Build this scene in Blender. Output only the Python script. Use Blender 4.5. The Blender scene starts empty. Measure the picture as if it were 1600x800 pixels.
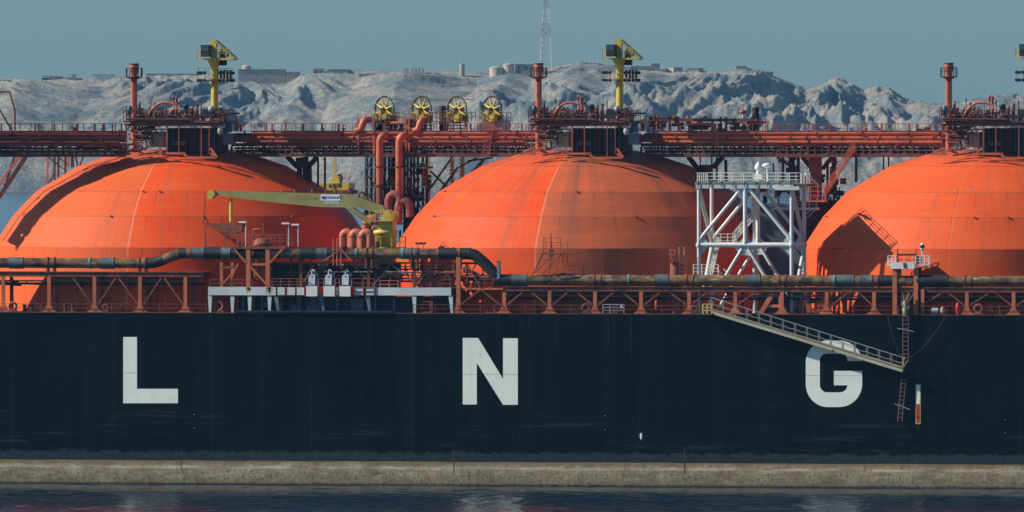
import bpy, math, random
import numpy as np
from mathutils import Vector, Matrix
from mathutils.geometry import tessellate_polygon
R = math.radians
rnd = random.Random(7)
C = bpy.context.scene

# ------------------------------------------------------------------ camera
PHI = R(13.0); D = 1700.0; S = 0.07; F = D / S; HZ = 185.0; CAMH = (760 - HZ) * S
cam_pos = Vector((D * math.sin(PHI), -D * math.cos(PHI), CAMH))
VD = Vector((-math.sin(PHI), math.cos(PHI), 0)); VR = Vector((math.cos(PHI), math.sin(PHI), 0))
pitch = math.atan((400 - HZ) / F)
cd = bpy.data.cameras.new('camera'); cam = bpy.data.objects.new('camera', cd); C.collection.objects.link(cam)
cam.location = cam_pos
cam.rotation_euler = (math.pi / 2 - pitch, 0, PHI)
cd.sensor_width = 36; cd.lens = F / 1600 * 36; cd.clip_start = 5; cd.clip_end = 30000
C.camera = cam

# ------------------------------------------------------------------ world, sun, exposure
SUN_AZ = R(17.0); SUN_EL = R(35.0)
sdir = Vector((-math.cos(SUN_AZ) * math.cos(SUN_EL), -math.sin(SUN_AZ) * math.cos(SUN_EL), math.sin(SUN_EL)))
w = bpy.data.worlds.new('World'); C.world = w; w.use_nodes = True
nt = w.node_tree; bg = nt.nodes['Background']
sky = nt.nodes.new('ShaderNodeTexSky'); sky.sky_type = 'NISHITA'; sky.sun_disc = False
sky.sun_elevation = SUN_EL; sky.sun_rotation = math.atan2(sdir.x, sdir.y)
sky.air_density = 1.0; sky.dust_density = 0.6; sky.ozone_density = 2.0
tint = nt.nodes.new('ShaderNodeMix'); tint.data_type = 'RGBA'; tint.blend_type = 'MULTIPLY'; tint.inputs[0].default_value = 1
tint.inputs[7].default_value = (.50, .82, 1.08, 1)
nt.links.new(sky.outputs[0], tint.inputs[6]); nt.links.new(tint.outputs[2], bg.inputs[0]); bg.inputs[1].default_value = 0.072
sl = bpy.data.lights.new('sun', 'SUN'); sl.energy = 5.0; sl.angle = R(0.5); sl.color = (1.0, 0.91, 0.78)
so = bpy.data.objects.new('sun', sl); C.collection.objects.link(so)
so.rotation_euler = sdir.to_track_quat('Z', 'Y').to_euler(); so.location = (-80, -80, 120)
C.view_settings.view_transform = 'Standard'; C.view_settings.look = 'None'
C.view_settings.exposure = 0.3; C.view_settings.gamma = 1

# ------------------------------------------------------------------ helpers
def at(px, py, Y):
    """point on the plane y = Y (ship frame) for a position measured in the photograph"""
    d = VD * math.cos(pitch) + Vector((0, 0, -math.sin(pitch)))
    up = VD * math.sin(pitch) + Vector((0, 0, math.cos(pitch)))
    r = d + VR * ((px - 800) / F) + up * ((400 - py) / F)
    t = (Y - cam_pos.y) / r.y
    return cam_pos + r * t
def P(px, py, Y): return at(px, py, Y)

def tag(o, label=None, cat=None, group=None, kind=None):
    if label: o['label'] = label
    if cat: o['category'] = cat
    if group: o['group'] = group
    if kind: o['kind'] = kind
    return o
def thing(name, loc, label, cat, group=None):
    o = bpy.data.objects.new(name, None); C.collection.objects.link(o)
    o.location = Vector(loc); o.empty_display_size = 0.5
    return tag(o, label, cat, group)
def copy_tree(o, parent=None):
    c = o.copy(); C.collection.objects.link(c)
    if parent is not None: c.parent = parent
    for ch in list(o.children): copy_tree(ch, c)
    return c
def world_loc(o):
    v = Vector((0, 0, 0))
    while o is not None:
        v += o.location; o = o.parent
    return v

class MB:
    def __init__(s): s.v = []; s.f = []; s.sm = []
    def add(s, vs, fs, smooth=False):
        n = len(s.v); s.v += [tuple(v) for v in vs]; s.f += [tuple(n + i for i in f) for f in fs]; s.sm += [smooth] * len(fs)
        return s
    def box(s, a, b):
        x0, x1 = sorted((a[0], b[0])); y0, y1 = sorted((a[1], b[1])); z0, z1 = sorted((a[2], b[2]))
        vs = [(x0,y0,z0),(x1,y0,z0),(x1,y1,z0),(x0,y1,z0),(x0,y0,z1),(x1,y0,z1),(x1,y1,z1),(x0,y1,z1)]
        return s.add(vs, [(0,3,2,1),(4,5,6,7),(0,1,5,4),(1,2,6,5),(2,3,7,6),(3,0,4,7)])
    def bpx(s, x0, y0, x1, y1, Ya, Yb):           # box spanning measured positions, from depth Ya back to Yb
        a = at(x0, y1, Ya); b = at(x1, y0, Ya)
        return s.box((a.x, Ya, a.z), (b.x, Yb, b.z))
    def bar(s, p, q, w, h=None):
        p = Vector(p); q = Vector(q); h = h or w
        d = (q - p)
        if d.length < 1e-6: return s
        d.normalize(); ref = Vector((0, 1, 0)) if abs(d.y) < .9 else Vector((1, 0, 0))
        a = d.cross(ref).normalized(); b = a.cross(d).normalized()
        a *= w / 2; b *= h / 2
        vs = [p-a-b, p+a-b, p+a+b, p-a+b, q-a-b, q+a-b, q+a+b, q-a+b]
        return s.add(vs, [(0,3,2,1),(4,5,6,7),(0,1,5,4),(1,2,6,5),(2,3,7,6),(3,0,4,7)])
    def tube(s, pts, r, n=8, caps=True, smooth=True):
        pts = [Vector(p) for p in pts]; m = len(pts)
        rs = r if isinstance(r, (list, tuple)) else [r] * m
        base = len(s.v); prev = None; vs = []
        for i, p in enumerate(pts):
            if i == 0: d = pts[1] - p
            elif i == m - 1: d = p - pts[-2]
            else: d = (pts[i+1] - p).normalized() + (p - pts[i-1]).normalized()
            if d.length < 1e-9: d = Vector((0, 0, 1))
            d.normalize()
            if prev is None:
                ref = Vector((0, 1, 0)) if abs(d.y) < .9 else Vector((1, 0, 0))
                a = d.cross(ref).normalized()
            else:
                a = prev - d * prev.dot(d)
                a = a.normalized() if a.length > 1e-6 else d.orthogonal().normalized()
            prev = a; b = d.cross(a)
            for k in range(n):
                t = 2 * math.pi * k / n
                vs.append(p + (a * math.cos(t) + b * math.sin(t)) * rs[i])
        fs = []
        for i in range(m - 1):
            for k in range(n):
                fs.append((i*n+k, i*n+(k+1) % n, (i+1)*n+(k+1) % n, (i+1)*n+k))
        s.add(vs, fs, smooth)
        if caps:
            s.add(vs[:n], [tuple(reversed(range(n)))]); s.add(vs[-n:], [tuple(range(n))])
        return s
    def lathe(s, c, prof, n=20, smooth=True, axis='z'):
        vs = []; c = Vector(c)
        for (r, z) in prof:
            for k in range(n):
                t = 2 * math.pi * k / n
                if axis == 'z': vs.append(c + Vector((r*math.cos(t), r*math.sin(t), z)))
                elif axis == 'y': vs.append(c + Vector((r*math.cos(t), z, r*math.sin(t))))
                else: vs.append(c + Vector((z, r*math.cos(t), r*math.sin(t))))
        fs = []
        for i in range(len(prof) - 1):
            for k in range(n):
                f = (i*n+k, i*n+(k+1) % n, (i+1)*n+(k+1) % n, (i+1)*n+k)
                fs.append(f if axis == 'z' else tuple(reversed(f)))
        m = len(prof) - 1
        s.add(vs, fs, smooth)
        s.add(vs[:n], [tuple(reversed(range(n)))]); s.add(vs[m*n:], [tuple(range(n))])
        return s
    def ring(s, c, rad, r, axis, n=28, k=8):       # closed torus; axis = normal of its plane
        axis = Vector(axis).normalized(); a = axis.orthogonal().normalized(); b = axis.cross(a); c = Vector(c); vs = []; fs = []
        for i in range(n):
            t = 2*math.pi*i/n; e = a*math.cos(t) + b*math.sin(t)
            for j in range(k):
                u = 2*math.pi*j/k
                vs.append(c + e*(rad + r*math.cos(u)) + axis*(r*math.sin(u)))
        for i in range(n):
            for j in range(k):
                fs.append((i*k+j, ((i+1) % n)*k+j, ((i+1) % n)*k+(j+1) % k, i*k+(j+1) % k))
        return s.add(vs, fs, True)
    def prism(s, poly, y0, y1):                     # poly = list of (x, z); extruded along y
        n = len(poly); area = sum(poly[i][0]*poly[(i+1) % n][1] - poly[(i+1) % n][0]*poly[i][1] for i in range(n))
        if area < 0: poly = poly[::-1]
        tris = tessellate_polygon([[Vector((x, z, 0)) for x, z in poly]])
        vs = [(x, y0, z) for x, z in poly] + [(x, y1, z) for x, z in poly]
        fs = []
        for t in tris:
            a, b, c = [Vector((poly[i][0], poly[i][1])) for i in t]
            ccw = (b-a).cross(c-a) > 0
            t = tuple(t) if ccw else tuple(reversed(t))
            fs.append(t); fs.append(tuple(i + n for i in reversed(t)))
        for i in range(n):
            j = (i+1) % n; fs.append((i, i+n, j+n, j))
        return s.add(vs, fs)
    def ppx(s, pts, Ya, Yb):
        return s.prism([(at(x, y, Ya).x, at(x, y, Ya).z) for x, y in pts], Ya, Yb)
    def rail(s, pts, h=1.1, n=2, gap=1.5, r=.028, post=.034):
        pts = [Vector(p) for p in pts]; up = Vector((0, 0, 1))
        for i in range(len(pts) - 1):
            p, q = pts[i], pts[i+1]; L = (q-p).length; m = max(1, round(L/gap))
            for k in range(m + 1):
                if k == 0 and i > 0: continue
                a = p.lerp(q, k/m); s.bar(a, a + up*h, post*2)
            for k in range(n):
                z = up*h*(k+1)/n; s.bar(p + z, q + z, r*2)
        return s
    def ladder(s, p, q, w=.45, side=(1, 0, 0), step=.35, r=.03):
        p, q = Vector(p), Vector(q); sd = Vector(side)*w/2
        s.bar(p-sd, q-sd, r*2); s.bar(p+sd, q+sd, r*2); m = int((q-p).length/step)
        for k in range(1, m):
            a = p.lerp(q, k/m); s.bar(a-sd, a+sd, r*1.5)
        return s
    def build(s, name, mat, parent=None, label=None, kind=None):
        off = world_loc(parent) if parent is not None else Vector((0, 0, 0))
        me = bpy.data.meshes.new(name)
        me.from_pydata([tuple(Vector(v) - off) for v in s.v], [], s.f); me.update()
        me.polygons.foreach_set('use_smooth', s.sm)
        me.materials.append(mat)
        o = bpy.data.objects.new(name, me); C.collection.objects.link(o)
        if parent is not None: o.parent = parent
        return tag(o, label, None, None, kind)
def solo(name, mb, mat, loc, label, cat, group=None):   # a thing that is one mesh, origin at loc
    o = mb.build(name, mat)
    me = o.data; me.transform(Matrix.Translation(-Vector(loc))); o.location = Vector(loc)
    return tag(o, label, cat, group)

# ------------------------------------------------------------------ materials
def new_mat(name):
    m = bpy.data.materials.new(name); m.use_nodes = True
    return m, m.node_tree, m.node_tree.nodes['Principled BSDF']
def node(nt, t, **k):
    n = nt.nodes.new(t)
    for a, b in k.items(): setattr(n, a, b)
    return n
def math_(nt, op, a, b=None, c=None, clamp=False):
    n = nt.nodes.new('ShaderNodeMath'); n.operation = op; n.use_clamp = clamp
    for i, v in enumerate((a, b, c)):
        if v is None: continue
        if isinstance(v, (int, float)): n.inputs[i].default_value = v
        else: nt.links.new(v, n.inputs[i])
    return n.outputs[0]
def mix(nt, f, a, b, mode='MIX'):
    n = nt.nodes.new('ShaderNodeMix'); n.data_type = 'RGBA'; n.blend_type = mode
    for s_, v in ((n.inputs[0], f), (n.inputs[6], a), (n.inputs[7], b)):
        if isinstance(v, (int, float)): s_.default_value = v
        elif isinstance(v, tuple): s_.default_value = (*v, 1)
        else: nt.links.new(v, s_)
    return n.outputs[2]
def noise(nt, vec, scale, detail=4, rough=.55, sc=None):
    n = nt.nodes.new('ShaderNodeTexNoise'); n.inputs['Scale'].default_value = scale
    n.inputs['Detail'].default_value = detail; n.inputs['Roughness'].default_value = rough
    if sc:
        mp = nt.nodes.new('ShaderNodeMapping'); mp.inputs['Scale'].default_value = sc
        nt.links.new(vec, mp.inputs[0]); vec = mp.outputs[0]
    nt.links.new(vec, n.inputs['Vector']); return n.outputs[0]
def ramp(nt, v, lo, hi):
    n = nt.nodes.new('ShaderNodeMapRange'); n.inputs[1].default_value = lo; n.inputs[2].default_value = hi
    nt.links.new(v, n.inputs[0]); return n.outputs[0]
def paint(name, col, rough=.5, var=.25, rust=.25, rustcol=(.09, .03, .015), rscale=1.2, spec=.4, welds=()):
    m, nt, b = new_mat(name)
    g = nt.nodes.new('ShaderNodeNewGeometry'); pos = g.outputs['Position']
    n1 = noise(nt, pos, rscale, 6, .65); n2 = noise(nt, pos, .35, 4); n3 = noise(nt, pos, 3.0, 3, .6, (1, 1, .12))
    dark = tuple(c*(1-var) for c in col); light = tuple(min(1, c*(1+var)) for c in col)
    c = mix(nt, ramp(nt, n2, .3, .7), dark, light)
    c = mix(nt, math_(nt, 'MULTIPLY', ramp(nt, n3, .5, .75), var), c, tuple(x*.55 for x in col))
    c = mix(nt, math_(nt, 'MULTIPLY', ramp(nt, n1, .62 - rust*.3, .75 - rust*.3), min(1, rust*2.2)), c, rustcol)
    for zz in welds:
        s_ = nt.nodes.new('ShaderNodeSeparateXYZ'); nt.links.new(pos, s_.inputs[0])
        l = math_(nt, 'LESS_THAN', math_(nt, 'ABSOLUTE', math_(nt, 'SUBTRACT', s_.outputs[2], zz)), .05)
        c = mix(nt, math_(nt, 'MULTIPLY', l, .55), c, tuple(x*.45 for x in col))
        c = mix(nt, math_(nt, 'MULTIPLY', ramp(nt, noise(nt, pos, 1.6, 5, .7, (1, 1, .06)), .52, .72), .30), c, tuple(x*.6 for x in col))
    nt.links.new(c, b.inputs['Base Color'])
    b.inputs['Roughness'].default_value = rough; b.inputs['Specular IOR Level'].default_value = spec
    return m
M = {}
M['oxide'] = paint('oxide_red', (.25, .066, .032), .65, .35, .42, (.06, .025, .018))
M['grime'] = paint('grimy_red', (.13, .045, .032), .75, .4, .5, (.03, .02, .018))
M['oxide_dark'] = paint('oxide_dark', (.075, .022, .018), .75, .35, .4, (.03, .015, .012))
M['pipe'] = paint('orange_red_pipe', (.50, .125, .060), .5, .25, .28, (.16, .05, .03))
M['rail'] = paint('rail_red', (.30, .075, .06), .6, .2, .2)
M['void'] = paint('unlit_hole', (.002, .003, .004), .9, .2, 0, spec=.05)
M['black'] = paint('grimy_black', (.022, .02, .022), .7, .4, .1)
M['drain'] = paint('rusty_drain', (.075, .04, .028), .8, .4, .4)
M['navy'] = paint('navy', (.012, .026, .05), .5, .3, .05)
M['steelblue'] = paint('steel_blue', (.05, .09, .12), .5, .3, .15)
M['beige'] = paint('beige', (.34, .29, .17), .6, .25, .2)
M['white'] = paint('white_paint', (.76, .76, .70), .45, .08, .07, (.30, .17, .08))
M['tower_white'] = paint('tower_white', (.66, .68, .64), .5, .12, .14, (.34, .26, .18))
M['whitegrey'] = paint('grey_white', (.55, .60, .58), .5, .12, .12, (.35, .22, .08))
M['grey'] = paint('grey_paint', (.13, .17, .20), .6, .25, .1)
M['greylight'] = paint('light_grey', (.34, .40, .42), .6, .2, .1)
M['yellow'] = paint('yellow_paint', (.60, .46, .07), .45, .15, .20, (.20, .10, .03))
M['yellow_dull'] = paint('dull_shaded_yellow', (.30, .27, .095), .5, .2, .2, (.22, .13, .05))  # darker yellow, with the crane boom's shade put into the colour
M['cream'] = paint('cream', (.50, .44, .32), .55, .12, .1)
M['rope'] = paint('rope', (.26, .14, .10), .8, .2, .1)
M['steel'] = paint('bare_steel', (.50, .56, .62), .3, .15, .05)
M['red'] = paint('signal_red', (.50, .03, .03), .5, .2, .05)
M['orange'] = paint('bright_orange', (.75, .12, .03), .4, .1, .05)
M['rust'] = paint('rust_tank', (.26, .065, .045), .7, .3, .3)
M['redbrown'] = paint('red_brown', (.16, .05, .038), .7, .3, .4)
M['blue'] = paint('sign_blue', (.01, .05, .25), .5, .1, 0)
M['sign'] = paint('sign_white', (.75, .78, .80), .5, .05, .02)
M['gull'] = paint('gull_white', (.85, .84, .78), .8, .05, 0)
M['sandwall'] = paint('pale_stone', (.46, .40, .31), .9, .15, .1, (.25, .2, .14), .3)
M['greywall'] = paint('grey_stone', (.36, .32, .26), .9, .2, .2, (.18, .16, .13), .3)
M['whitewall'] = paint('white_render', (.72, .69, .62), .9, .1, .05, (.3, .25, .2), .3)
M['railgrey'] = paint('rail_grey', (.30, .30, .28), .6, .15, .1)
M['window'] = paint('dark_opening', (.05, .06, .07), .5, .1, 0)
M['scrub'] = paint('scrub', (.05, .07, .035), .9, .3, 0)
M['mastred'] = paint('mast_red', (.42, .24, .24), .6, .1, 0)
M['mastwhite'] = paint('mast_white', (.62, .60, .60), .6, .1, 0)

def tank_mat(name, fresh, stain):
    """orange weather paint; fresh = (-1 left side, +1 right side, 0 none) of the transverse weld"""
    m, nt, b = new_mat(name); L = nt.links
    tc = nt.nodes.new('ShaderNodeTexCoord'); obj = tc.outputs['Object']
    sp = nt.nodes.new('ShaderNodeSeparateXYZ'); L.new(obj, sp.inputs[0]); x, y, z = sp.outputs
    ang = math_(nt, 'ARCTAN2', x, math_(nt, 'MULTIPLY', y, -1))
    cb = nt.nodes.new('ShaderNodeCombineXYZ'); L.new(math_(nt, 'MULTIPLY', ang, 20.), cb.inputs[0]); L.new(z, cb.inputs[2]); av = cb.outputs[0]
    dull, vivid = ((.66, .112, .028) if fresh > 0 else (.43, .105, .042)), (.76, .070, .006)
    wob = math_(nt, 'MULTIPLY', math_(nt, 'SUBTRACT', noise(nt, obj, .6, 3), .5), .035)
    a2 = math_(nt, 'ADD', ang, wob)
    right = ramp(nt, a2, R(-2.6), R(-2.4))
    f = right if fresh > 0 else math_(nt, 'SUBTRACT', 1.0, right)
    if fresh == 0: c = mix(nt, ramp(nt, noise(nt, obj, .1), .3, .7), (.66, .092, .018), (.74, .086, .013))
    else: c = mix(nt, f, dull, vivid)
    c = mix(nt, math_(nt, 'MULTIPLY', ramp(nt, noise(nt, obj, .22, 7, .68), .42, .68), .55), c, (.78, .125, .028))
    # faint rollered bands and vertical run marks
    c = mix(nt, math_(nt, 'MULTIPLY', ramp(nt, noise(nt, av, 1.6, 4, .6, (1, 1, .09)), .45, .68), .45), c, (.46, .10, .045))
    c = mix(nt, math_(nt, 'MULTIPLY', ramp(nt, noise(nt, av, .9, 5, .7, (.12, 1, 1.6)), .46, .70), .38), c, (.80, .155, .05))
    # grey rain streaks running down from the top
    st = ramp(nt, noise(nt, av, .55, 4, .6, (1, 1, .035)), .47, .66)
    top = ramp(nt, z, 2.0, 17.0)
    c = mix(nt, math_(nt, 'MULTIPLY', math_(nt, 'MULTIPLY', st, top), stain), c, (.20, .085, .055))
    # grime on the cap and the bleached line of the weld
    cap = math_(nt, 'MULTIPLY', ramp(nt, math_(nt, 'ADD', z, math_(nt, 'MULTIPLY', noise(nt, av, .6, 4), 2.)), 17.2, 18.6), .45)
    c = mix(nt, cap, c, (.26, .085, .05))
    wl = math_(nt, 'LESS_THAN', math_(nt, 'ABSOLUTE', math_(nt, 'SUBTRACT', ang, R(-2.5))), .0055 if fresh else .001)
    c = mix(nt, math_(nt, 'MULTIPLY', wl, .5), c, (.80, .30, .18))
    # plate seams every 15 degrees and at the ring welds
    pl = math_(nt, 'LESS_THAN', math_(nt, 'ABSOLUTE', math_(nt, 'SUBTRACT', math_(nt, 'FRACT', math_(nt, 'MULTIPLY', ang, 12/math.pi)), .5)), .009)
    c = mix(nt, math_(nt, 'MULTIPLY', pl, .30), c, (.25, .07, .04))
    for zz in SEAMS:
        l = math_(nt, 'LESS_THAN', math_(nt, 'ABSOLUTE', math_(nt, 'SUBTRACT', z, zz)), .06)
        c = mix(nt, math_(nt, 'MULTIPLY', l, .45), c, (.26, .07, .04))
    weep = noise(nt, av, 2.4, 3, .6, (1, 1, .02))
    for zz in SEAMS[:3]:
        dn = math_(nt, 'SUBTRACT', zz, z); band = math_(nt, 'MULTIPLY', math_(nt, 'GREATER_THAN', dn, 0.0), ramp(nt, dn, 2.2, .1))
        c = mix(nt, math_(nt, 'MULTIPLY', math_(nt, 'MULTIPLY', band, ramp(nt, weep, .60, .68)), .55), c, (.20, .05, .03))
    # small scuffs
    vo = nt.nodes.new('ShaderNodeTexVoronoi'); vo.inputs['Scale'].default_value = .22
    mp = nt.nodes.new('ShaderNodeMapping'); mp.inputs['Scale'].default_value = (1, 1, .35); L.new(obj, mp.inputs[0]); L.new(mp.outputs[0], vo.inputs['Vector'])
    c = mix(nt, math_(nt, 'MULTIPLY', math_(nt, 'LESS_THAN', vo.outputs[0], .035), .8), c, (.10, .04, .03))
    L.new(c, b.inputs['Base Color']); b.inputs['Roughness'].default_value = .55; b.inputs['Specular IOR Level'].default_value = .12
    bp = nt.nodes.new('ShaderNodeBump'); bp.inputs['Strength'].default_value = .25; bp.inputs['Distance'].default_value = .15
    L.new(noise(nt, obj, .35, 3), bp.inputs['Height']); L.new(bp.outputs[0], b.inputs['Normal'])
    return m

# ------------------------------------------------------------------ haze, sea, hills
ZD = at(800, 490, 0).z                               # deck height
def hp(px, dist, py=None):                           # a point out on the island, by bearing and distance
    v = cam_pos + VD*dist + VR*((px-800)*dist/F)
    v.z = cam_pos.z + (HZ - py)*dist/F if py is not None else 0
    return v
m, nt, b = new_mat('sea_water'); L = nt.links
g = nt.nodes.new('ShaderNodeNewGeometry'); pos = g.outputs['Position']
n1 = noise(nt, pos, 1.0, 3, .5, (1.1, 1.1, 1)); n2 = noise(nt, pos, .3, 3, .5, (1, 1, 1))
hgt = math_(nt, 'ADD', math_(nt, 'MULTIPLY', n1, .25), math_(nt, 'MULTIPLY', n2, .3))
bp = nt.nodes.new('ShaderNodeBump'); bp.inputs['Strength'].default_value = 1.0; bp.inputs['Distance'].default_value = .22
L.new(hgt, bp.inputs['Height']); L.new(bp.outputs[0], b.inputs['Normal'])
b.inputs['Base Color'].default_value = (.003, .018, .030, 1); b.inputs['Roughness'].default_value = .16; b.inputs['IOR'].default_value = 1.33
M['sea'] = m
def gnoise(x, y, seed=0):
    rs = np.random.RandomState(seed); perm = rs.permutation(256); ga = rs.rand(256)*2*np.pi
    xi = np.floor(x).astype(int); yi = np.floor(y).astype(int); xf = x-xi; yf = y-yi
    def gr(ix, iy, dx, dy):
        a = ga[perm[(perm[ix & 255] + iy) & 255]]; return np.cos(a)*dx + np.sin(a)*dy
    u = xf**3*(xf*(xf*6-15)+10); v = yf**3*(yf*(yf*6-15)+10)
    n0 = gr(xi, yi, xf, yf)*(1-u) + gr(xi+1, yi, xf-1, yf)*u
    n1_ = gr(xi, yi+1, xf, yf-1)*(1-u) + gr(xi+1, yi+1, xf-1, yf-1)*u
    return (n0*(1-v) + n1_*v)*1.5
H = 11500
def graded(c0, c1, step, lo, hi):
    core = list(np.arange(c0, c1+1e-6, step)); a = []; b_ = []; d = step; v = c0
    while v > lo: d *= 1.35; v -= d; a.append(max(v, lo))
    d = step; v = c1
    while v < hi: d *= 1.35; v += d; b_.append(min(v, hi))
    return np.array(a[::-1] + core + b_)
gx = graded(-100, 112, .42, -H, H); gy = graded(-130, 3, .30, -3000, 14500)
GX, GY = np.meshgrid(gx, gy)
wv = (gnoise(GX*.16+GY*.05, GY*.21, 41)*.16 + gnoise(GX*.38, GY*.46, 42)*.085 + gnoise(GX*.85, GY*1.05, 43)*.035)
wv *= .42 + .62*np.clip(gnoise(GX*.022, GY*.030, 44)+.5, 0, 1)
fade = np.clip((112-np.abs(GX))/12, 0, 1)*np.clip((GY+150)/30, 0, 1)*np.clip((8-GY)/4, 0, 1)
wv *= fade
vt = np.stack([GX.ravel(), GY.ravel(), wv.ravel()], 1); idx = np.arange(GX.size).reshape(GX.shape)
quads = np.stack([idx[:-1, :-1].ravel(), idx[:-1, 1:].ravel(), idx[1:, 1:].ravel(), idx[1:, :-1].ravel()], 1)
def grid_mesh(name, vt, quads, smooth=False):
    me = bpy.data.meshes.new(name); me.vertices.add(len(vt)); me.vertices.foreach_set('co', vt.ravel())
    me.loops.add(len(quads)*4); me.loops.foreach_set('vertex_index', quads.ravel().astype(np.int32)); me.polygons.add(len(quads))
    me.polygons.foreach_set('loop_start', np.arange(0, len(quads)*4, 4)); me.polygons.foreach_set('loop_total', np.full(len(quads), 4))
    me.update(); me.polygons.foreach_set('use_smooth', [smooth]*len(quads)); return me
me = grid_mesh('sea', vt, quads, True); me.materials.append(M['sea'])
o = bpy.data.objects.new('sea', me); C.collection.objects.link(o); tag(o, kind='structure')

def ridged(x, y, seed, octv=5):
    s_ = 0; a = .5; f = 1.; wgt = 1.
    for i in range(octv):
        n = 1 - np.abs(gnoise(x*f, y*f, seed+i)); n = n*n*wgt; wgt = np.clip(n*1.6, 0, 1)
        s_ = s_ + n*a; a *= .52; f *= 2.07
    return s_
SKY = [(-300,150),(-120,128),(-60,119),(0,123),(25,122),(60,126),(100,123),(180,121),(230,117),(300,117),(345,119),(372,126),(450,126),(470,117),(490,116),(520,110),(600,110),(650,112),(720,112),(760,112),(790,112),(830,108),(870,103),(905,97),(940,100),(1000,108),(1040,110),(1080,111),(1130,112),(1165,106),(1195,112),(1205,118),(1222,125),(1240,133),(1262,139),(1285,135),(1305,123),(1320,127),(1350,143),(1370,135),(1388,138),(1417,156),(1440,160),(1467,164),(1500,161),(1540,153),(1570,147),(1610,151),(1700,160),(1900,190)]
sx = np.array([p[0] for p in SKY], float); sy = np.array([p[1] for p in SKY], float)
SPX = [-500,-250,-100,60,165,330,440,500,560,650,745,805,850,905,970,1030,1100,1160,1250,1400,1500,1800]
SPH = [0,8,-6,9,-9,8,-5,7,-7,8,-8,6,-5,8,-3,5,-5,7,-6,5,-5,0]
DR, DS = 8800., 8470.                                 # distance of the ridge and of the shore
def terrain(px, dist):
    px = np.asarray(px, float); dist = np.asarray(dist, float)
    u = (px-800)*.35; top = CAMH + (HZ - np.interp(px, sx, sy))*DR/F
    t = (dist-DS)/(DR-DS)
    rocky = np.clip((px-1130)/150, 0, 1)
    wx = gnoise(u/60, dist/60, 50)*14; wy = gnoise(u/60, dist/60, 60)*14
    sh_ = .9*gnoise(u/160, dist/400, 77)
    us = u + sh_*(dist-DS)*.9
    rg = ridged((us+wx)/88, (dist+wy)/300, 3, 6)
    rg2 = ridged((us+wx*.5)/26, (dist+wy)/85, 23, 6)
    shore = gnoise(u/50, u*0+3.3, 90)*.06
    tt = np.clip((t+shore), -1, 1)
    ttp = np.clip(tt, 0, 1)
    base = top*(ttp**.62*.88 + .12*np.clip(tt*12, 0, 1))
    wob = gnoise(u/40, dist/60, 31)*18
    spur = np.interp(px + (1-ttp)*85 + wob, SPX, SPH)*(1-.55*rocky)
    env = np.clip(ttp*5, 0, 1)*np.clip((1.0-t)*4.5, 0, 1)
    z = base + env*(spur*.55 + (rg-.52)*(11+13*rocky) + (rg2-.5)*(5+7*rocky))
    # a nearer band of crags in front of the plateau
    crag = np.exp(-((t-.42)/.13)**2)*np.clip((px-620)/160, 0, 1)*np.clip((1560-px)/100, 0, 1)
    z = z + crag*(5 + 16*(ridged(u/38, dist/60, 71, 6)-.35))
    z = np.minimum(z, top - .5 + 0*z + (1-np.clip((1-t)*4.5, 0, 1))*0) if False else z
    lim = top - (1-np.clip(t, 0, 1))*3.0
    z = np.where(z > lim, lim + (z-lim)*.12, z)
    z = z + np.clip((1-np.abs(t-1)*6), 0, 1)*(ridged(u/9, dist/9, 11, 4)-.5)*(1.2+3*rocky)
    back = np.clip((dist-DR)/500, 0, 1); z = z*(1-back**2*.9)
    return np.where(tt < 0, -3.0, z - 3.0*np.clip(1-ttp*25, 0, 1))
NX, NY = 1150, 190
pxs = np.linspace(-420, 2020, NX); ds = np.concatenate([np.linspace(DS-40, DR+20, NY-30), np.linspace(DR+26, DR+520, 30)])
PX, DD = np.meshgrid(pxs, ds); ZZ = terrain(PX, DD)
U = (PX-800)*DD/F
vx = cam_pos.x + VD.x*DD + VR.x*U; vy = cam_pos.y + VD.y*DD + VR.y*U
verts = np.stack([vx.ravel(), vy.ravel(), ZZ.ravel()], 1)
idx = np.arange(NX*NY).reshape(NY, NX)
quads = np.stack([idx[:-1, :-1].ravel(), idx[:-1, 1:].ravel(), idx[1:, 1:].ravel(), idx[1:, :-1].ravel()], 1)
me = bpy.data.meshes.new('hills'); me.vertices.add(len(verts)); me.vertices.foreach_set('co', verts.ravel())
me.loops.add(len(quads)*4); me.loops.foreach_set('vertex_index', quads.ravel()); me.polygons.add(len(quads))
me.polygons.foreach_set('loop_start', np.arange(0, len(quads)*4, 4)); me.polygons.foreach_set('loop_total', np.full(len(quads), 4))
me.update(); me.validate()
m, nt, b = new_mat('limestone'); L = nt.links
g = nt.nodes.new('ShaderNodeNewGeometry'); pos = g.outputs['Position']
spn = nt.nodes.new('ShaderNodeSeparateXYZ'); L.new(g.outputs['Normal'], spn.inputs[0])
scr = ramp(nt, noise(nt, pos, .035, 9, .72), .44, .56)            # scrub against bare limestone, blue haze and shade tone put into the scrub
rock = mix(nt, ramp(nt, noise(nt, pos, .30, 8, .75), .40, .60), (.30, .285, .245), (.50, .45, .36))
hazed_scrub = mix(nt, ramp(nt, noise(nt, pos, .45, 6, .8), .42, .60), (.16, .205, .215), (.24, .285, .295))
c = mix(nt, scr, rock, hazed_scrub)
crk = math_(nt, 'LESS_THAN', math_(nt, 'ABSOLUTE', math_(nt, 'SUBTRACT', noise(nt, pos, .12, 6, .7, (1, 1, .5)), .5)), .012)
c = mix(nt, math_(nt, 'MULTIPLY', crk, .5), c, (.12, .12, .11))
L.new(c, b.inputs['Base Color']); b.inputs['Roughness'].default_value = .95; b.inputs['Specular IOR Level'].default_value = .1
bp = nt.nodes.new('ShaderNodeBump'); bp.inputs['Strength'].default_value = 1; bp.inputs['Distance'].default_value = 2.2
rdg = math_(nt, 'ABSOLUTE', math_(nt, 'SUBTRACT', noise(nt, pos, .10, 9, .72), .5))
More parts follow.
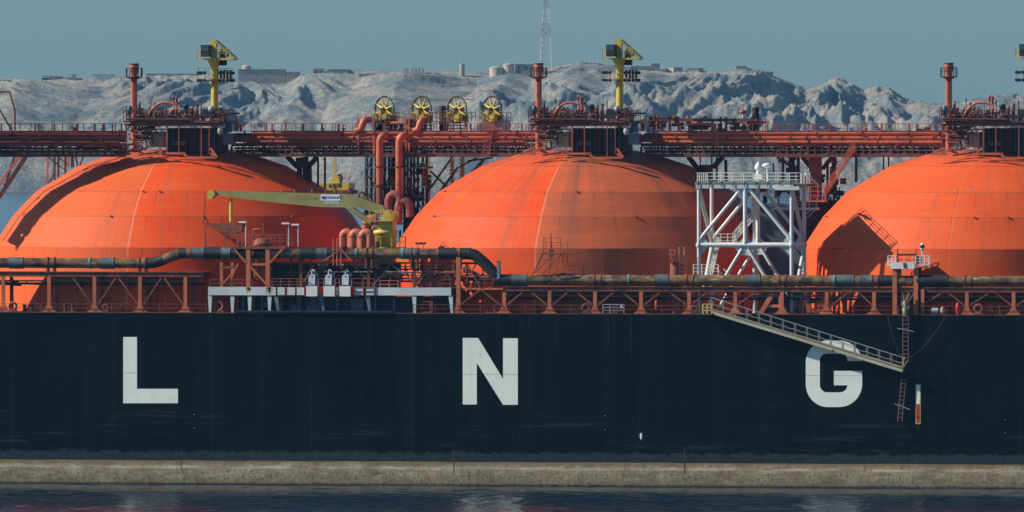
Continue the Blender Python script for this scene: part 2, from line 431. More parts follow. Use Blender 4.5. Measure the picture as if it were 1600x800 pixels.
L.new(math_(nt, 'SUBTRACT', noise(nt, pos, .35, 8, .75), math_(nt, 'MULTIPLY', rdg, 2.0)), bp.inputs['Height']); L.new(bp.outputs[0], b.inputs['Normal'])
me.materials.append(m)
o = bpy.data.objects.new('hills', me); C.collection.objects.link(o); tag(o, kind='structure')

m = bpy.data.materials.new('haze_air'); m.use_nodes = True; nt = m.node_tree; nt.nodes.clear()
out = nt.nodes.new('ShaderNodeOutputMaterial'); pv = nt.nodes.new('ShaderNodeVolumePrincipled')
pv.inputs['Color'].default_value = (.30, .64, 1.0, 1); pv.inputs['Density'].default_value = 1.65e-5
pv.inputs['Anisotropy'].default_value = 0.0
nt.links.new(pv.outputs[0], out.inputs['Volume'])
o = MB().box((-H-200, -3200, -6), (H+200, 14700, 190)).build('haze', m); tag(o, kind='stuff')

# ------------------------------------------------------------------ island buildings
def bld(name, x0, y0, x1, y1, mat, label, cat, dist=DR-12, depth=14, group=None, windows=0, roof=None, yaw=0):
    pc = hp((x0+x1)/2, dist, y1); wd = (x1-x0)*dist/F; top = cam_pos.z + (HZ-y0)*dist/F
    zb = min(pc.z, float(terrain((x0+x1)/2, dist)), float(terrain(x0, dist)), float(terrain(x1, dist))) - 2.5
    root = thing(name, (pc.x, pc.y, zb), label, cat, group); root.rotation_euler = (0, 0, PHI + yaw)
    def loc(mb, nm, mt):
        me = bpy.data.meshes.new(nm); me.from_pydata(mb.v, [], mb.f); me.materials.append(mt); me.update()
        me.polygons.foreach_set('use_smooth', mb.sm)
        o = bpy.data.objects.new(nm, me); C.collection.objects.link(o); o.parent = root; return o
    hh = top - zb
    loc(MB().box((-wd/2, 0, 0), (wd/2, depth, hh)), 'wall', mat)
    loc(MB().box((-wd/2-.3, -.3, hh), (wd/2+.3, depth+.3, hh+.35)), 'roof', roof or M['greywall'])
    if windows:
        for i in range(windows):
            xc = -wd/2 + wd*(i+.5)/windows
            loc(MB().box((xc-.6, -.06, hh-2.6), (xc+.6, .1, hh-1.0)), 'window', M['window'])
    return root
bld('house', 65, 119, 79, 127, M['whitewall'], 'small white house on the far left ridge with dark window openings', 'house', windows=4)
bld('blockhouse', 80, 120, 97, 127, M['greywall'], 'low grey blockhouse attached right of the small white house on the left ridge', 'building')
bld('house', 100, 122, 113, 127, M['sandwall'], 'sandy low hut on the ridge between the grey blockhouse and the orange vent mast', 'house')
bld('blockhouse', 112, 117, 118, 127, M['sandwall'], 'narrow upright stone block on the ridge over the left hillside', 'building')
bld('ruined_wall', 145, 117, 178, 121, M['whitewall'], 'broken pale wall on the ridge left of the first orange vent mast', 'wall')
bld('hut', -6, 126, 14, 138, M['greywall'], 'grey flat hut at the left edge of the photo on the hillside', 'building', dist=DR-60)
bld('fort_wall', 229, 116, 312, 124, M['sandwall'], 'long level pale fort wall on the ridge between the vent mast and the yellow crane at left', 'wall')
bld('barracks', 241, 136, 279, 144, M['whitewall'], 'long white barracks with a row of windows below the fort wall', 'building', dist=DR-90, windows=7)
bld('fort_wall', 372, 109, 446, 127, M['greywall'], 'big shaded grey fort block behind the left yellow crane', 'fort', depth=30)
bld('fort_wall', 447, 113, 468, 127, M['greywall'], 'lower grey fort annex stepping down right of the big shaded block', 'fort')
bld('gatehouse', 489, 108, 506, 118, M['sandwall'], 'pale ruined gatehouse at the left end of the long plateau', 'building', windows=2)
bld('fort_wall', 512, 109, 545, 119, M['greywall'], 'short grey stone wall right of the ruined gatehouse', 'wall')
bld('fort_wall', 560, 116, 610, 121, M['sandwall'], 'low cream retaining wall on the plateau over the bright gully', 'wall', dist=DR-30)
for i, xx in enumerate((633, 637, 645, 650, 655, 661)):
    bld('ruined_pillar', xx-1.2, 107+(i % 2), xx+1.2, 113, M['sandwall'], 'one of six short ruined stone pillars in a row on the skyline', 'pillar', group='ruined pillars on the skyline', depth=3)
bld('stone_tower', 679, 115, 688, 125, M['whitewall'], 'square pale stone cube standing on the slope under the skyline', 'building', dist=DR-25, depth=4)
bld('fort_wall', 805, 101, 838, 114, M['greywall'], 'grey fort buildings just left of the lattice mast', 'fort', windows=3)
bld('fort_wall', 816, 112, 940, 118, M['sandwall'], 'long pale rampart running behind the middle orange vent mast', 'wall', dist=DR-35)
bld('blockhouse', 1017, 100, 1031, 112, M['greywall'], 'square grey blockhouse on the rampart right of the middle yellow crane', 'building')
bld('fort_wall', 985, 104, 1016, 113, M['greywall'], 'grey rampart between the middle yellow crane and the square blockhouse', 'wall')
bld('fort_wall', 1052, 106, 1067, 114, M['greywall'], 'first angular rampart bastion right of the square blockhouse', 'fort', yaw=.3)
bld('fort_wall', 1072, 107, 1092, 115, M['greywall'], 'second angular rampart bastion on the ridge, left of the cream cliff', 'fort', yaw=-.2)
bld('house', 1150, 104, 1166, 108, M['sandwall'], 'low sandy hut on the right end of the fortified plateau', 'house')
bld('blockhouse', 1196, 113, 1208, 120, M['greywall'], 'grey blockhouse on the edge where the plateau drops to the right', 'building')
# wedge shaped ramp wall
q = MB(); zr = lambda px, py, d=DR-100: hp(px, d, py)
pts = [zr(294, 146), zr(352, 131), zr(361, 129), zr(361, 143), zr(340, 148), zr(300, 156)]
n_ = len(pts); vs = [p for p in pts] + [p + VD*6 for p in pts]
q.add(vs, [tuple(range(n_))[::-1], tuple(range(n_, 2*n_))] + [(i, i+n_, (i+1) % n_+n_, (i+1) % n_) for i in range(n_)])
solo('ramp_wall', q, M['whitewall'], pts[0], 'bright cream wedge shaped ramp wall on the slope left of the yellow crane post', 'wall')
def cyl(px, y0, y1, wpx, mat, label, name='water_tank', cone=0, dist=DR-15):
    pc = hp(px, dist, y1); r = wpx/2*dist/F; hh = (y1-y0)*dist/F; zb = min(pc.z, float(terrain(px, dist)))-2; hh = cam_pos.z+(HZ-y0)*dist/F - zb
    root = thing(name, (pc.x, pc.y, zb), label, 'tank' if 'tank' in name else 'tower')
    MB().lathe((pc.x, pc.y, zb), [(r, 0), (r, hh)], 24).build('wall', mat, root)
    MB().lathe((pc.x, pc.y, zb+hh), [(r*1.04, 0), (r*1.04, .4), (r*.5, .4+cone*.7), (.05, .4+cone)], 24).build('roof', M['greywall'], root)
cyl(722, 101, 113, 8, M['greywall'], 'slim round grey water tower on the skyline between the reels and the fort', 'water_tower')
cyl(795, 102, 114, 17, M['sandwall'], 'round cream storage tank left of the grey fort buildings', cone=1)
cyl(776, 107, 114, 22, M['sandwall'], 'low wide cream tank left of the round cream tank', cone=1)
cyl(385, 105, 112, 14, M['greywall'], 'round grey turret on the left end of the big shaded fort block', 'turret', cone=1, dist=DR-4)
# lattice mast
base = hp(853, DR-10, 100); zb = float(terrain(853, DR-10))-1; base.z = zb
mast = thing('lattice_mast', base, 'tall red and white lattice broadcasting mast on the island ridge', 'mast')
def mast_sec(z0, z1, w0, w1):
    q = MB(); n = max(2, int((z1-z0)/3.2))
    def cs(z): 
        f = (z-z0)/(z1-z0); w_ = w0+(w1-w0)*f
        return [Vector((base.x, base.y, z)) + VR*a*w_ + VD*c*w_ for a, c in ((-1,-1),(1,-1),(1,1),(-1,1))]
    for i in range(n):
        a, c = cs(z0+(z1-z0)*i/n), cs(z0+(z1-z0)*(i+1)/n)
        for k in range(4):
            q.bar(a[k], c[k], .42); q.bar(a[k], c[(k+1) % 4], .26); q.bar(a[(k+1) % 4], c[k], .26); q.bar(c[k], c[(k+1) % 4], .26)
    return q
zt = lambda py: cam_pos.z + (HZ-py)*(DR-10)/F
mast_sec(zb, zt(57), 3.4, 2.5).build('lower_section', M['mastwhite'], mast)
mast_sec(zt(57), zt(37), 2.5, 2.1).build('middle_section', M['mastred'], mast)
mast_sec(zt(37), zt(14), 2.1, 1.5).build('upper_section', M['mastwhite'], mast)
mast_sec(zt(14), zt(-12), 1.5, 1.0).build('top_section', M['mastred'], mast)
for px_, yt, lb in ((928, 84, 'thin antenna pole on the rocky summit, taller of two beside the middle yellow crane'), (922, 90, 'thin short antenna pole on the rocky summit, shorter of two beside the middle yellow crane')):
    p = hp(px_, DR-8, 99); p.z = float(terrain(px_, DR-8))-1; t_ = hp(px_, DR-8, yt)
    solo('antenna_pole', MB().tube([p, t_], [.3, .12], 6), M['mastwhite'], p, lb, 'antenna')

# ------------------------------------------------------------------ the ship
YC = 24.0; KP = S*(1+YC/D)
ship = thing('gas_carrier_ship', (0, YC, 0), 'huge dark navy ship carrying orange domed gas tanks along its deck', 'ship')
m, nt, b = new_mat('hull_paint'); L = nt.links
g = nt.nodes.new('ShaderNodeNewGeometry'); pos = g.outputs['Position']; sp = nt.nodes.new('ShaderNodeSeparateXYZ'); L.new(pos, sp.inputs[0]); x, y, z = sp.outputs
streak = noise(nt, pos, .8, 5, .65, (1, 1, .03)); nz = noise(nt, pos, .5, 6, .65); nf = noise(nt, pos, 2.2, 6, .75, (1, 1, .8))
c = mix(nt, ramp(nt, noise(nt, pos, .12, 4), .35, .65), (.0012, .0042, .0075), (.0026, .0075, .012))
c = mix(nt, math_(nt, 'MULTIPLY', ramp(nt, streak, .50, .78), .7), c, (.007, .017, .025))
hs = noise(nt, pos, .8, 5, .7, (.08, 1, 1.6))      # horizontal fender scuffs low on the side
low = ramp(nt, z, 10, 3.0)
c = mix(nt, math_(nt, 'MULTIPLY', math_(nt, 'MULTIPLY', ramp(nt, hs, .56, .66), low), .5), c, (.07, .09, .10))
rs = math_(nt, 'MULTIPLY', ramp(nt, noise(nt, pos, .5, 6, .7, (.5, 1, 1)), .60, .68), ramp(nt, z, 5.0, 3.2))
c = mix(nt, math_(nt, 'MULTIPLY', math_(nt, 'MULTIPLY', rs, ramp(nt, x, 20, 35)), .6), c, (.22, .06, .02))
wp = math_(nt, 'MULTIPLY', ramp(nt, noise(nt, pos, 1.7, 4, .6, (1, 1, .015)), .62, .70), ramp(nt, math_(nt, 'ADD', z, math_(nt, 'MULTIPLY', nz, 6.0)), 15.0, 20.5))
c = mix(nt, math_(nt, 'MULTIPLY', wp, .5), c, (.035, .030, .028))
for zz in (16.2, 12.6, 9.0, 5.6):
    l = math_(nt, 'LESS_THAN', math_(nt, 'ABSOLUTE', math_(nt, 'SUBTRACT', z, zz)), .035); c = mix(nt, math_(nt, 'MULTIPLY', l, .18), c, (.02, .035, .045))
l = math_(nt, 'LESS_THAN', math_(nt, 'FRACT', math_(nt, 'MULTIPLY', x, 1/11.3)), .006); c = mix(nt, math_(nt, 'MULTIPLY', l, .3), c, (.03, .05, .06))
# grey scoured strip over the waterline growth, then the tan weed belt
edge = math_(nt, 'ADD', 2.75, math_(nt, 'MULTIPLY', noise(nt, pos, .45, 9, .78, (1, 1, .5)), 1.9))
gm = ramp(nt, math_(nt, 'SUBTRACT', edge, z), -.05, .10)
c = mix(nt, math_(nt, 'MULTIPLY', gm, .85), c, mix(nt, ramp(nt, nf, .3, .7), (.016, .026, .030), (.045, .060, .062)))
eb = math_(nt, 'ADD', 2.55, math_(nt, 'MULTIPLY', noise(nt, pos, .2, 4), .16))
tm = ramp(nt, math_(nt, 'SUBTRACT', eb, z), -.03, .03)
tan = mix(nt, ramp(nt, noise(nt, pos, .3, 5, .6, (1, 1, 1.5)), .35, .65), (.26, .195, .11), (.43, .355, .215))
tan = mix(nt, math_(nt, 'MULTIPLY', ramp(nt, nf, .48, .60), .7), tan, (.17, .155, .10))
tan = mix(nt, math_(nt, 'MULTIPLY', ramp(nt, noise(nt, pos, 1.4, 5, .7, (.35, 1, 1)), .5, .6), .4), tan, (.55, .52, .38))
speck = math_(nt, 'MULTIPLY', ramp(nt, noise(nt, pos, 2.6, 5, .75), .53, .60), ramp(nt, z, 2.0, 1.2))
tan = mix(nt, math_(nt, 'MULTIPLY', speck, .7), tan, (.045, .044, .033))
tan = mix(nt, math_(nt, 'MULTIPLY', ramp(nt, math_(nt, 'ADD', z, math_(nt, 'MULTIPLY', noise(nt, pos, .35, 6, .7), 1.4)), 2.1, 1.0), .55), tan, (.12, .115, .085))
tan = mix(nt, math_(nt, 'MULTIPLY', ramp(nt, noise(nt, pos, .9, 5, .7, (.10, 1, 2.2)), .50, .62), .55), tan, (.24, .17, .09))
pale = math_(nt, 'SUBTRACT', 1.0, ramp(nt, math_(nt, 'ABSOLUTE', math_(nt, 'SUBTRACT', math_(nt, 'ADD', z, math_(nt, 'MULTIPLY', noise(nt, pos, .3, 4), .4)), 2.15)), .05, .22))
tan = mix(nt, math_(nt, 'MULTIPLY', pale, math_(nt, 'MULTIPLY', ramp(nt, noise(nt, pos, .5, 4, .6, (.4, 1, 1)), .4, .6), .8)), tan, (.62, .58, .42))
tan = mix(nt, math_(nt, 'MULTIPLY', ramp(nt, math_(nt, 'ADD', z, math_(nt, 'MULTIPLY', noise(nt, pos, .25, 4), .5)), 2.45, 2.75), .7), tan, (.24, .15, .06))
tan = mix(nt, ramp(nt, math_(nt, 'ADD', z, math_(nt, 'MULTIPLY', nf, .7)), .68, .40), tan, (.03, .035, .03))
c = mix(nt, tm, c, tan)
L.new(c, b.inputs['Base Color'])
L.new(math_(nt, 'ADD', .42, math_(nt, 'MULTIPLY', tm, .5)), b.inputs['Roughness']); b.inputs['Specular IOR Level'].default_value = .05
bp = nt.nodes.new('ShaderNodeBump'); bp.inputs['Strength'].default_value = .35; bp.inputs['Distance'].default_value = .25
L.new(math_(nt, 'ADD', noise(nt, pos, .45, 2, .4), math_(nt, 'MULTIPLY', math_(nt, 'MULTIPLY', tm, nf), .8)), bp.inputs['Height']); L.new(bp.outputs[0], b.inputs['Normal'])
M['hull'] = m
q = MB()
HX = 140; out_ = [(-HX, 10), (-HX+30, 0), (HX-30, 0), (HX, 14), (HX, 34), (HX-30, 48), (-HX+30, 48), (-HX, 38)]
n_ = len(out_); vs = [(a, c_, -2.0) for a, c_ in out_] + [(a, c_, ZD-.02) for a, c_ in out_]
q.add(vs, [tuple(range(n_))[::-1], tuple(range(n_, 2*n_))] + [(i, (i+1) % n_, (i+1) % n_+n_, i+n_) for i in range(n_)])
hull = q.build('hull', M['hull'], ship)
q = MB(); vs = [(a*.9985, 24+(c_-24)*.99, ZD+.002) for a, c_ in out_] + [(a*.9985, 24+(c_-24)*.99, ZD+.03) for a, c_ in out_]
q.add(vs, [tuple(range(n_))[::-1], tuple(range(n_, 2*n_))] + [(i, (i+1) % n_, (i+1) % n_+n_, i+n_) for i in range(n_)])
q.build('deck', M['oxide_dark'], ship)
MB().box((-HX+30, -.05, ZD-.05), (HX-30, .06, ZD+.04)).build('gunwale', M['redbrown'], ship)

# letters, thin plates of white paint on the side
def letter(pts_list, label):
    q = MB()
    for pts in pts_list: q.ppx(pts, -.012, -.002)
    return q.build('letter', M['letter'], hull, label)
M['letter'] = paint('letter_white', (.86, .90, .80), .5, .06, .10, (.40, .41, .37), welds=(12.25,))
letter([[(192.5,526.5),(214,526.5),(214,607.5),(278,607.5),(278,630),(192.5,630)]], 'white painted capital letter L on the navy side')
letter([[(723,528),(747,528),(786,592),(786,528.5),(809,528.5),(809,632.5),(786,632.5),(745,567),(745,632),(723,632)]], 'white painted capital letter N on the navy side')
def arc(cx, cy, rx, ry, a0, a1, n=10): return [(cx+rx*math.cos(R(a0+(a1-a0)*i/n)), cy-ry*math.sin(R(a0+(a1-a0)*i/n))) for i in range(n+1)]
G = [(1347,564),(1324,564)] + arc(1313,562,11,9.5,0,90,6) + arc(1292,562.5,11,10,90,180,6) + arc(1292,601,11,12,180,270,6) + arc(1312,602,12,11,270,360,6) + [(1324,602),(1303,602),(1303,579.5),(1347,579.5)] + arc(1311,600,36,36,0,-90,12) + arc(1293,600,34,36,-90,-180,12) + arc(1293,566,34,34,180,90,12) + arc(1311,566,36,34,90,4,12)
letter([G], 'white painted capital letter G on the navy side under the gangway')
q = MB(); q.bpx(1430.5, 600, 1438.5, 662.5, -.008, -.002); dm = q.build('draught_mark', M['yellow'], hull, 'vertical mark, white above and red below in a yellow outline')
MB().bpx(1431.8, 601.5, 1437.4, 631, -.013, -.009).build('white_field', M['letter'], dm)
MB().bpx(1431.8, 632, 1437.4, 661, -.013, -.009).build('red_field', M['red'], dm)
for px_, y1, y2 in ((303.5, 646, 667), (945, 648, 670), (1570, 654, 675)):
    for yy in (y1, y2):
        p = at(px_, yy, 0)
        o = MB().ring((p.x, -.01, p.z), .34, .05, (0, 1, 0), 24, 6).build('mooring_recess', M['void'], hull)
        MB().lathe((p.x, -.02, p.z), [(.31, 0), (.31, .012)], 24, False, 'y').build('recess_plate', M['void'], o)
        MB().box((p.x-.06, -.10, p.z-.16), (p.x+.10, -.02, p.z-.06)).build('recess_bitt', M['grey'], o)
for px_, yy in ((93, 608), (166, 612), (1138, 632), (994, 660), (1070, 632)):
    p = at(px_, yy, 0); MB().ring((p.x, -.001, p.z), .42, .006, (0, 1, 0), 24, 5).build('tug_scuff', M['navy'], hull)
q = MB()
for px_, y0, y1, w_ in ((283, 700, 733, .8), (709, 702, 738, 1.2), (1069.5, 702, 740, 1.3)):
    q.bpx(px_-w_/2, y0, px_+w_/2, y1, -.015, -.003)
q.build('drain_strip', M['drain'], hull)

prof_px = [(306,490),(298.5,386),(267,337.5),(230,299),(163,259),(110,241.5),(78,234.5),(0.5,232)]
zof = lambda py: at(917, py, YC).z - ZD
PROF = [(r*KP, zof(py)) for r, py in prof_px]
SEAMS = [z for r, z in PROF[1:5]]
def tank(pxc, mat, label):
    cx = at(pxc, 400, YC).x; c = Vector((cx, YC, ZD)); n = 160; q = MB()
    # every frustum split in two rings; ring welds stay sharp because the strips do not share vertices
    for (r0, z0), (r1, z1) in zip(PROF[:-1], PROF[1:]):
        vs = []; 
        for r_, z_ in ((r0, z0), (r1, z1)):
            for k in range(n):
                t = 2*math.pi*k/n; vs.append((cx + r_*math.cos(t), YC + r_*math.sin(t), ZD + z_))
        q.add(vs, [(k, (k+1) % n, n+(k+1) % n, n+k) for k in range(n)], True)
    o = q.build('tank_cover', mat, ship, label)
    off = c - world_loc(ship); o.data.transform(Matrix.Translation(-off)); o.location = off
    # little lugs and eyes standing proud of the shell
    q = MB(); rr = random.Random(int(pxc))
    for k in range(9):
        a = R(rr.uniform(-80, 80)); j = rr.randrange(1, 5); r_, z_ = PROF[j]
        d = Vector((math.sin(a), -math.cos(a), 0)); p = c + d*r_ + Vector((0, 0, z_+.05)); q.bar(p, p + d*.22, .14)
    q.build('lug', M['oxide'], o, kind='stuff')
    return cx
TC = [tank(286, tank_mat('tank_paint_left', +1, .12), 'leftmost orange tank dome, its right half brighter red than the left'),
      tank(916, tank_mat('tank_paint_middle', -1, .75), 'middle orange tank dome, bright left of the weld, dull with grey streaks on the right'),
      tank(1555, tank_mat('tank_paint_right', 0, .10), 'rightmost orange tank dome, evenly orange with a tower shadow on its left')]
TDX = TC[1] - TC[0]
# tank to the left of the photograph, its cap only matters for the shadows it throws
t0 = tank(279 - 639, tank_mat('tank_paint_far_left', 0, .1), None)

# small faded marks on the right tank
q = MB()
def on_tank(cx, px, py, out=.02):
    # point on the near surface of the tank along the sight line
    p0 = at(px, py, -10); d = (p0 - cam_pos).normalized(); p = p0
    for i in range(4000):
        p = p + d*.02; rr = math.hypot(p.x-cx, p.y-YC); zz = p.z - ZD
        if zz > PROF[-1][1]: continue
        for (r0, z0), (r1, z1) in zip(PROF[:-1], PROF[1:]):
            if z0 <= zz <= z1:
                if rr <= r0 + (r1-r0)*(zz-z0)/(z1-z0): return p - d*out
                break
    return p
for a, b_ in (((1480,299.5),(1483,299.5)),((1491,298),(1491,300)),((1493,294),(1495,293)),((1495,294),(1495,296)),((1504,290),(1506,289.5)),((1516,294),(1520,293.5)),((1517,299),(1519,299)),((1520,295),(1520,297)),((1516,297),(1516,299)),((1574,273),(1577,273)),((1493,299),(1493,301))):
    q.bar(on_tank(TC[2], *a), on_tank(TC[2], *b_), .08)
q.build('faded_mark', M['sandwall'], ship)

# navy manifold bay under the white platform
q = MB(); q.bpx(470, 463, 641, 489, 2.6, 4.0); q.bpx(372, 463, 470, 489, 3.6, 4.6)
bay = q.build('manifold_bay_wall', M['navy'], ship)
MB().bpx(642, 463, 712, 489, 2.8, 3.4).build('dark_bay_sheet', M['grime'], ship)  # dark red sheet added to darken the open end of the bay
q = MB(); a = at(365, 487, -.3); c_ = at(612, 490, -.3); q.box((a.x, -.25, a.z-.05), (c_.x, 1.0, a.z+.12)); q.build('spill_coaming', M['navy'], ship)
for x0, y0, x1, y1 in ((412,473,418,480),(463,463,471,474),(484,463,494,475),(456,476,463,486),(464,477,471,487),(480,477,486,486),(487,475,495,487),(548,467,568,486)):
    MB().bpx(x0, y0, x1, y1, 2.2, 2.58).build('valve_locker', M['grey'], bay)
for i in range(9):
    xx = 378 + i*29.5; MB().bpx(xx, 463, xx+3.2, 489, 2.1, 2.5).build('bay_pillar', M['grey'], bay)
# rail of narrow vertical fender bars in the middle of the side
q = MB()
for i in range(34):
    xx = 528 + i*2.6; a = at(xx, 0, 0)
    q.box((a.x-.03, -.02, ZD-10.5), (a.x+.03, -.004, ZD-.3))
q.build('fender_bars', M['hull'], hull)
# dark houses between the tanks
o = MB().ppx([(1190,318),(1205,322),(1262,420),(1262,489),(1150,489),(1180,340)], 19, 30).build('deckhouse', M['steelblue'], ship, 'grey blue sloping deckhouse in shade between the middle and right domes')
q = MB(); q.bpx(1238, 313, 1336, 489, 26, 34)
for i in range(20): q.bpx(1240+i*4.8, 314, 1241.2+i*4.8, 485, 25.85, 25.99)
q.build('machinery_house', M['redbrown'], ship, 'rusty brown ribbed house behind the right dome')
q = MB(); q.bpx(585, 395, 660, 489, 22, 30); q.build('machinery_house', M['redbrown'], ship)

# ================================================================== deck equipment
V = Vector; UP = V((0, 0, 1))
# ------------------------------------------------------------------ galleries along the ship side
def gallery(name, x_cols, ytop, ybot, xa, xb, label, braces, Y=.55):
    root = thing(name, at(x_cols[0], ybot, Y), label, 'steel gallery', 'side galleries carrying the long pipe')
    za = at((xa+xb)/2, ytop, Y).z
    A, B = at(xa, ytop, Y), at(xb, ytop, Y)
    MB().box((A.x, Y-.15, za-.46), (B.x, Y+.15, za)).build('top_beam', M['oxide'], root)
    MB().box((A.x, Y-.28, za+.005), (B.x, 5.4, za+.07)).build('walkway', M['oxide'], root)  # plating carried in to the dome, out of sight, to shade its skirt
    MB().box((A.x, Y+1.45, za-.5), (B.x, Y+1.7, za)).build('back_beam', M['oxide_dark'], root)
    q = MB(); q.tube([(A.x, Y+.5, za-.95), (B.x, Y+.5, za-.95)], .09, 6); q.build('service_pipe', M['grey'], root)
    q = MB(); q.tube([(A.x, Y+.9, za-1.25), (B.x, Y+.9, za-1.25)], .12, 6); q.build('service_pipe', M['black'], root)
    for xc in x_cols:
        p = at(xc, ybot, Y); q = MB()
        q.box((p.x-.20, Y-.14, ZD+.02), (p.x+.20, Y+.14, za-.46))
        q.prism([(p.x-.90, ZD+.03), (p.x+.90, ZD+.03), (p.x+.48, ZD+.30), (p.x+.26, ZD+.75), (p.x-.26, ZD+.75), (p.x-.48, ZD+.30)], Y-.19, Y+.17)
        q.build('column', M['orange_frame'], root)
        MB().box((p.x+.35, Y+1.5, ZD+.02), (p.x+.62, Y+1.75, za-.5)).build('back_column', M['oxide'], root)
    for (x0, y0, x1, y1) in braces:
        MB().bar(at(x0, y0, Y), at(x1, y1, Y), .17).build('brace', M['oxide'], root)
    rr = random.Random(int(x_cols[0])); 
    for i in range(min(90, int((B.x-A.x)/1.1))):                      # deck fittings and pipes below the walkway, only grouped with the gallery
        x = rr.uniform(A.x+.5, B.x-1.5); y_ = rr.uniform(Y+.5, 2.6); zt = za-rr.uniform(.1, 1.2); q = MB(); t = rr.random()
        if t < .3: q.box((x, y_, zt-rr.uniform(.2, .7)), (x+rr.uniform(.2, .8), y_+.3, zt))
        elif t < .55: q.tube([(x, y_, zt), (x, y_, ZD+.1)], rr.uniform(.04, .11), 6)
        elif t < .8: q.tube([(x, y_, zt), (x+.15, y_, zt-.35), (x+rr.uniform(.8, 2.4), y_, zt-.4)], rr.uniform(.04, .10), 6)
        else: q.lathe((x, y_, ZD+.05), [(.16, 0), (.16, .5), (.28, .5), (.28, .6), (.1, .6), (.1, .9)], 8)
        q.build('deck_pipe_fitting', M[rr.choice(['black', 'grime', 'oxide_dark', 'redbrown', 'grime', 'rust'])], root)
    return root, za
M['orange_frame'] = paint('orange_brown_frame', (.50, .145, .058), .6, .22, .25, (.2, .07, .03))
lc = [5, 77, 148, 219, 290]
br = [(113,432,146,479),(182,432,152,478),(184,432,217,478),(253,432,223,478),(255,432,288,478),(-40,432,-3,478)]
gl, ZL = gallery('side_gallery', lc, 425.5, 489, -120, 318, 'brown steel gallery on flared columns under the pipe at far left', br)
rc = [788, 859, 930, 1002, 1077, 1149, 1222, 1292, 1366, 1511, 1584, 1657]
br = []
for a_, b_ in zip(rc[:4], rc[1:5]): br += [((a_+b_)/2-3, 453, a_+5, 476), ((a_+b_)/2+3, 453, b_-5, 476)]
br += [(1109,453,1080,476),(1186,453,1152,476),(1330,453,1296,480),(1338,453,1364,478),(1439,478,1474,456),(1480,456,1508,478),(1514,478,1548,456),(1554,456,1582,478),(1588,478,1620,456)]
gr, ZR = gallery('side_gallery', rc, 449.5, 490, 785, 1760, 'long brown steel gallery on flared columns under the pipe, from middle to right edge', br)
# railing low on the deck edge
for xa, xb, lb in ((-120, 322, 'thin deck edge handrail in front of the left gallery'), (645, 1104, 'thin deck edge handrail from the white platform to the gangway'), (1262, 1760, 'thin deck edge handrail right of the gangway head')):
    a, c_ = at(xa, 489, .1), at(xb, 489, .1); a.z = c_.z = ZD+.03
    q = MB().rail([a, c_], .92, 2, 2.6, .018, .022); solo('deck_handrail', q, M['rail'], a, lb, 'handrail')

# ------------------------------------------------------------------ the long brown pipe
m, nt, b = new_mat('coated_pipe'); L = nt.links
g = nt.nodes.new('ShaderNodeNewGeometry'); pos = g.outputs['Position']
c = mix(nt, ramp(nt, noise(nt, pos, .9, 6, .65), .35, .62), (.070, .040, .014), (.24, .135, .045))
c = mix(nt, ramp(nt, noise(nt, pos, 2.0, 6, .7, (.4, 1, 1)), .56, .66), c, (.42, .32, .17))
c = mix(nt, math_(nt, 'MULTIPLY', ramp(nt, noise(nt, pos, .5, 4, .6), .55, .6), .7), c, (.035, .025, .02))
L.new(c, b.inputs['Base Color']); b.inputs['Roughness'].default_value = .20; b.inputs['Specular IOR Level'].default_value = .9
bp = nt.nodes.new('ShaderNodeBump'); bp.inputs['Strength'].default_value = .4; bp.inputs['Distance'].default_value = .10
L.new(noise(nt, pos, 1.1, 3), bp.inputs['Height']); L.new(bp.outputs[0], b.inputs['Normal'])
M['coat'] = m
M['sleeve'] = paint('grey_sleeve', (.085, .11, .12), .5, .35, .35, (.03, .035, .035), 2.5)
M['sleeve_green'] = paint('green_band', (.13, .24, .21), .5, .2, .1)
M['rubber'] = paint('black_rubber', (.018, .020, .020), .5, .3, .1, spec=.3)
YP = .75
pl = thing('deck_pipeline', at(0, 420, YP), 'long glossy brown pipe with grey couplings running the whole length of the deck edge', 'pipeline')
def pp(x, y): return at(x, y, YP)
zl, zr_, zm = pp(100, 411).z, pp(1200, 438.5).z, pp(540, 396).z
def pq(x, z): p = at(x, 400, YP); return V((p.x, YP, z))
path = [pq(-140, zl), pq(232, zl), pq(243, zl+.06), pq(252, zl+.28), pq(272, zm-.3), pq(282, zm-.06), pq(292, zm), pq(733, zm), pq(742, zm-.15), pq(750, zm-.6), pq(771, zr_+.75)]
MB().tube(path, .56, 20).build('pipe_run', M['coat'], pl)
MB().tube([pq(772, zr_), pq(1760, zr_)], .60, 20).build('pipe_run', M['coat'], pl)
def sleeve(x0, x1, mat, r=.60, name='coupling', z=None, rib=0):
    q = MB(); z = z if z is not None else (zl if x1 < 240 else zm if x1 < 745 else zr_)
    a, c_ = pq(x0, z), pq(x1, z); n = max(1, rib)
    if rib:
        pts = []; rr = []
        for i in range(rib*2+1):
            pts.append(a.lerp(c_, i/(rib*2))); rr.append(r if i % 2 else r+.035)
        q.tube(pts, rr, 20)
    else: q.tube([a, c_], r, 20)
    return q.build(name, mat, pl)
for a_, b_ in ((15, 37), (158, 179)): sleeve(a_, b_, M['sleeve'], .62, rib=6)
for a_ in (139, 556): sleeve(a_, a_+3.5, M['sleeve_green'], .62, 'band', zl if a_ < 200 else zm)
q = MB().tube([pq(230, zl), pq(240, zl+.03), pq(250, zl+.24), pq(256, zl+.42)], .595, 20); q.build('bend_sleeve', M['rubber'], pl)
q = MB().tube([pq(280, zm-.08), pq(292, zm)], .59, 20); q.build('bend_sleeve', M['rubber'], pl)
sleeve(290, 299, M['oxide'], .58, 'flange'); sleeve(300, 319, M['sleeve'], .61, rib=4); sleeve(319, 346, M['rubber'], .64); sleeve(346, 361, M['sleeve'], .61, rib=4)
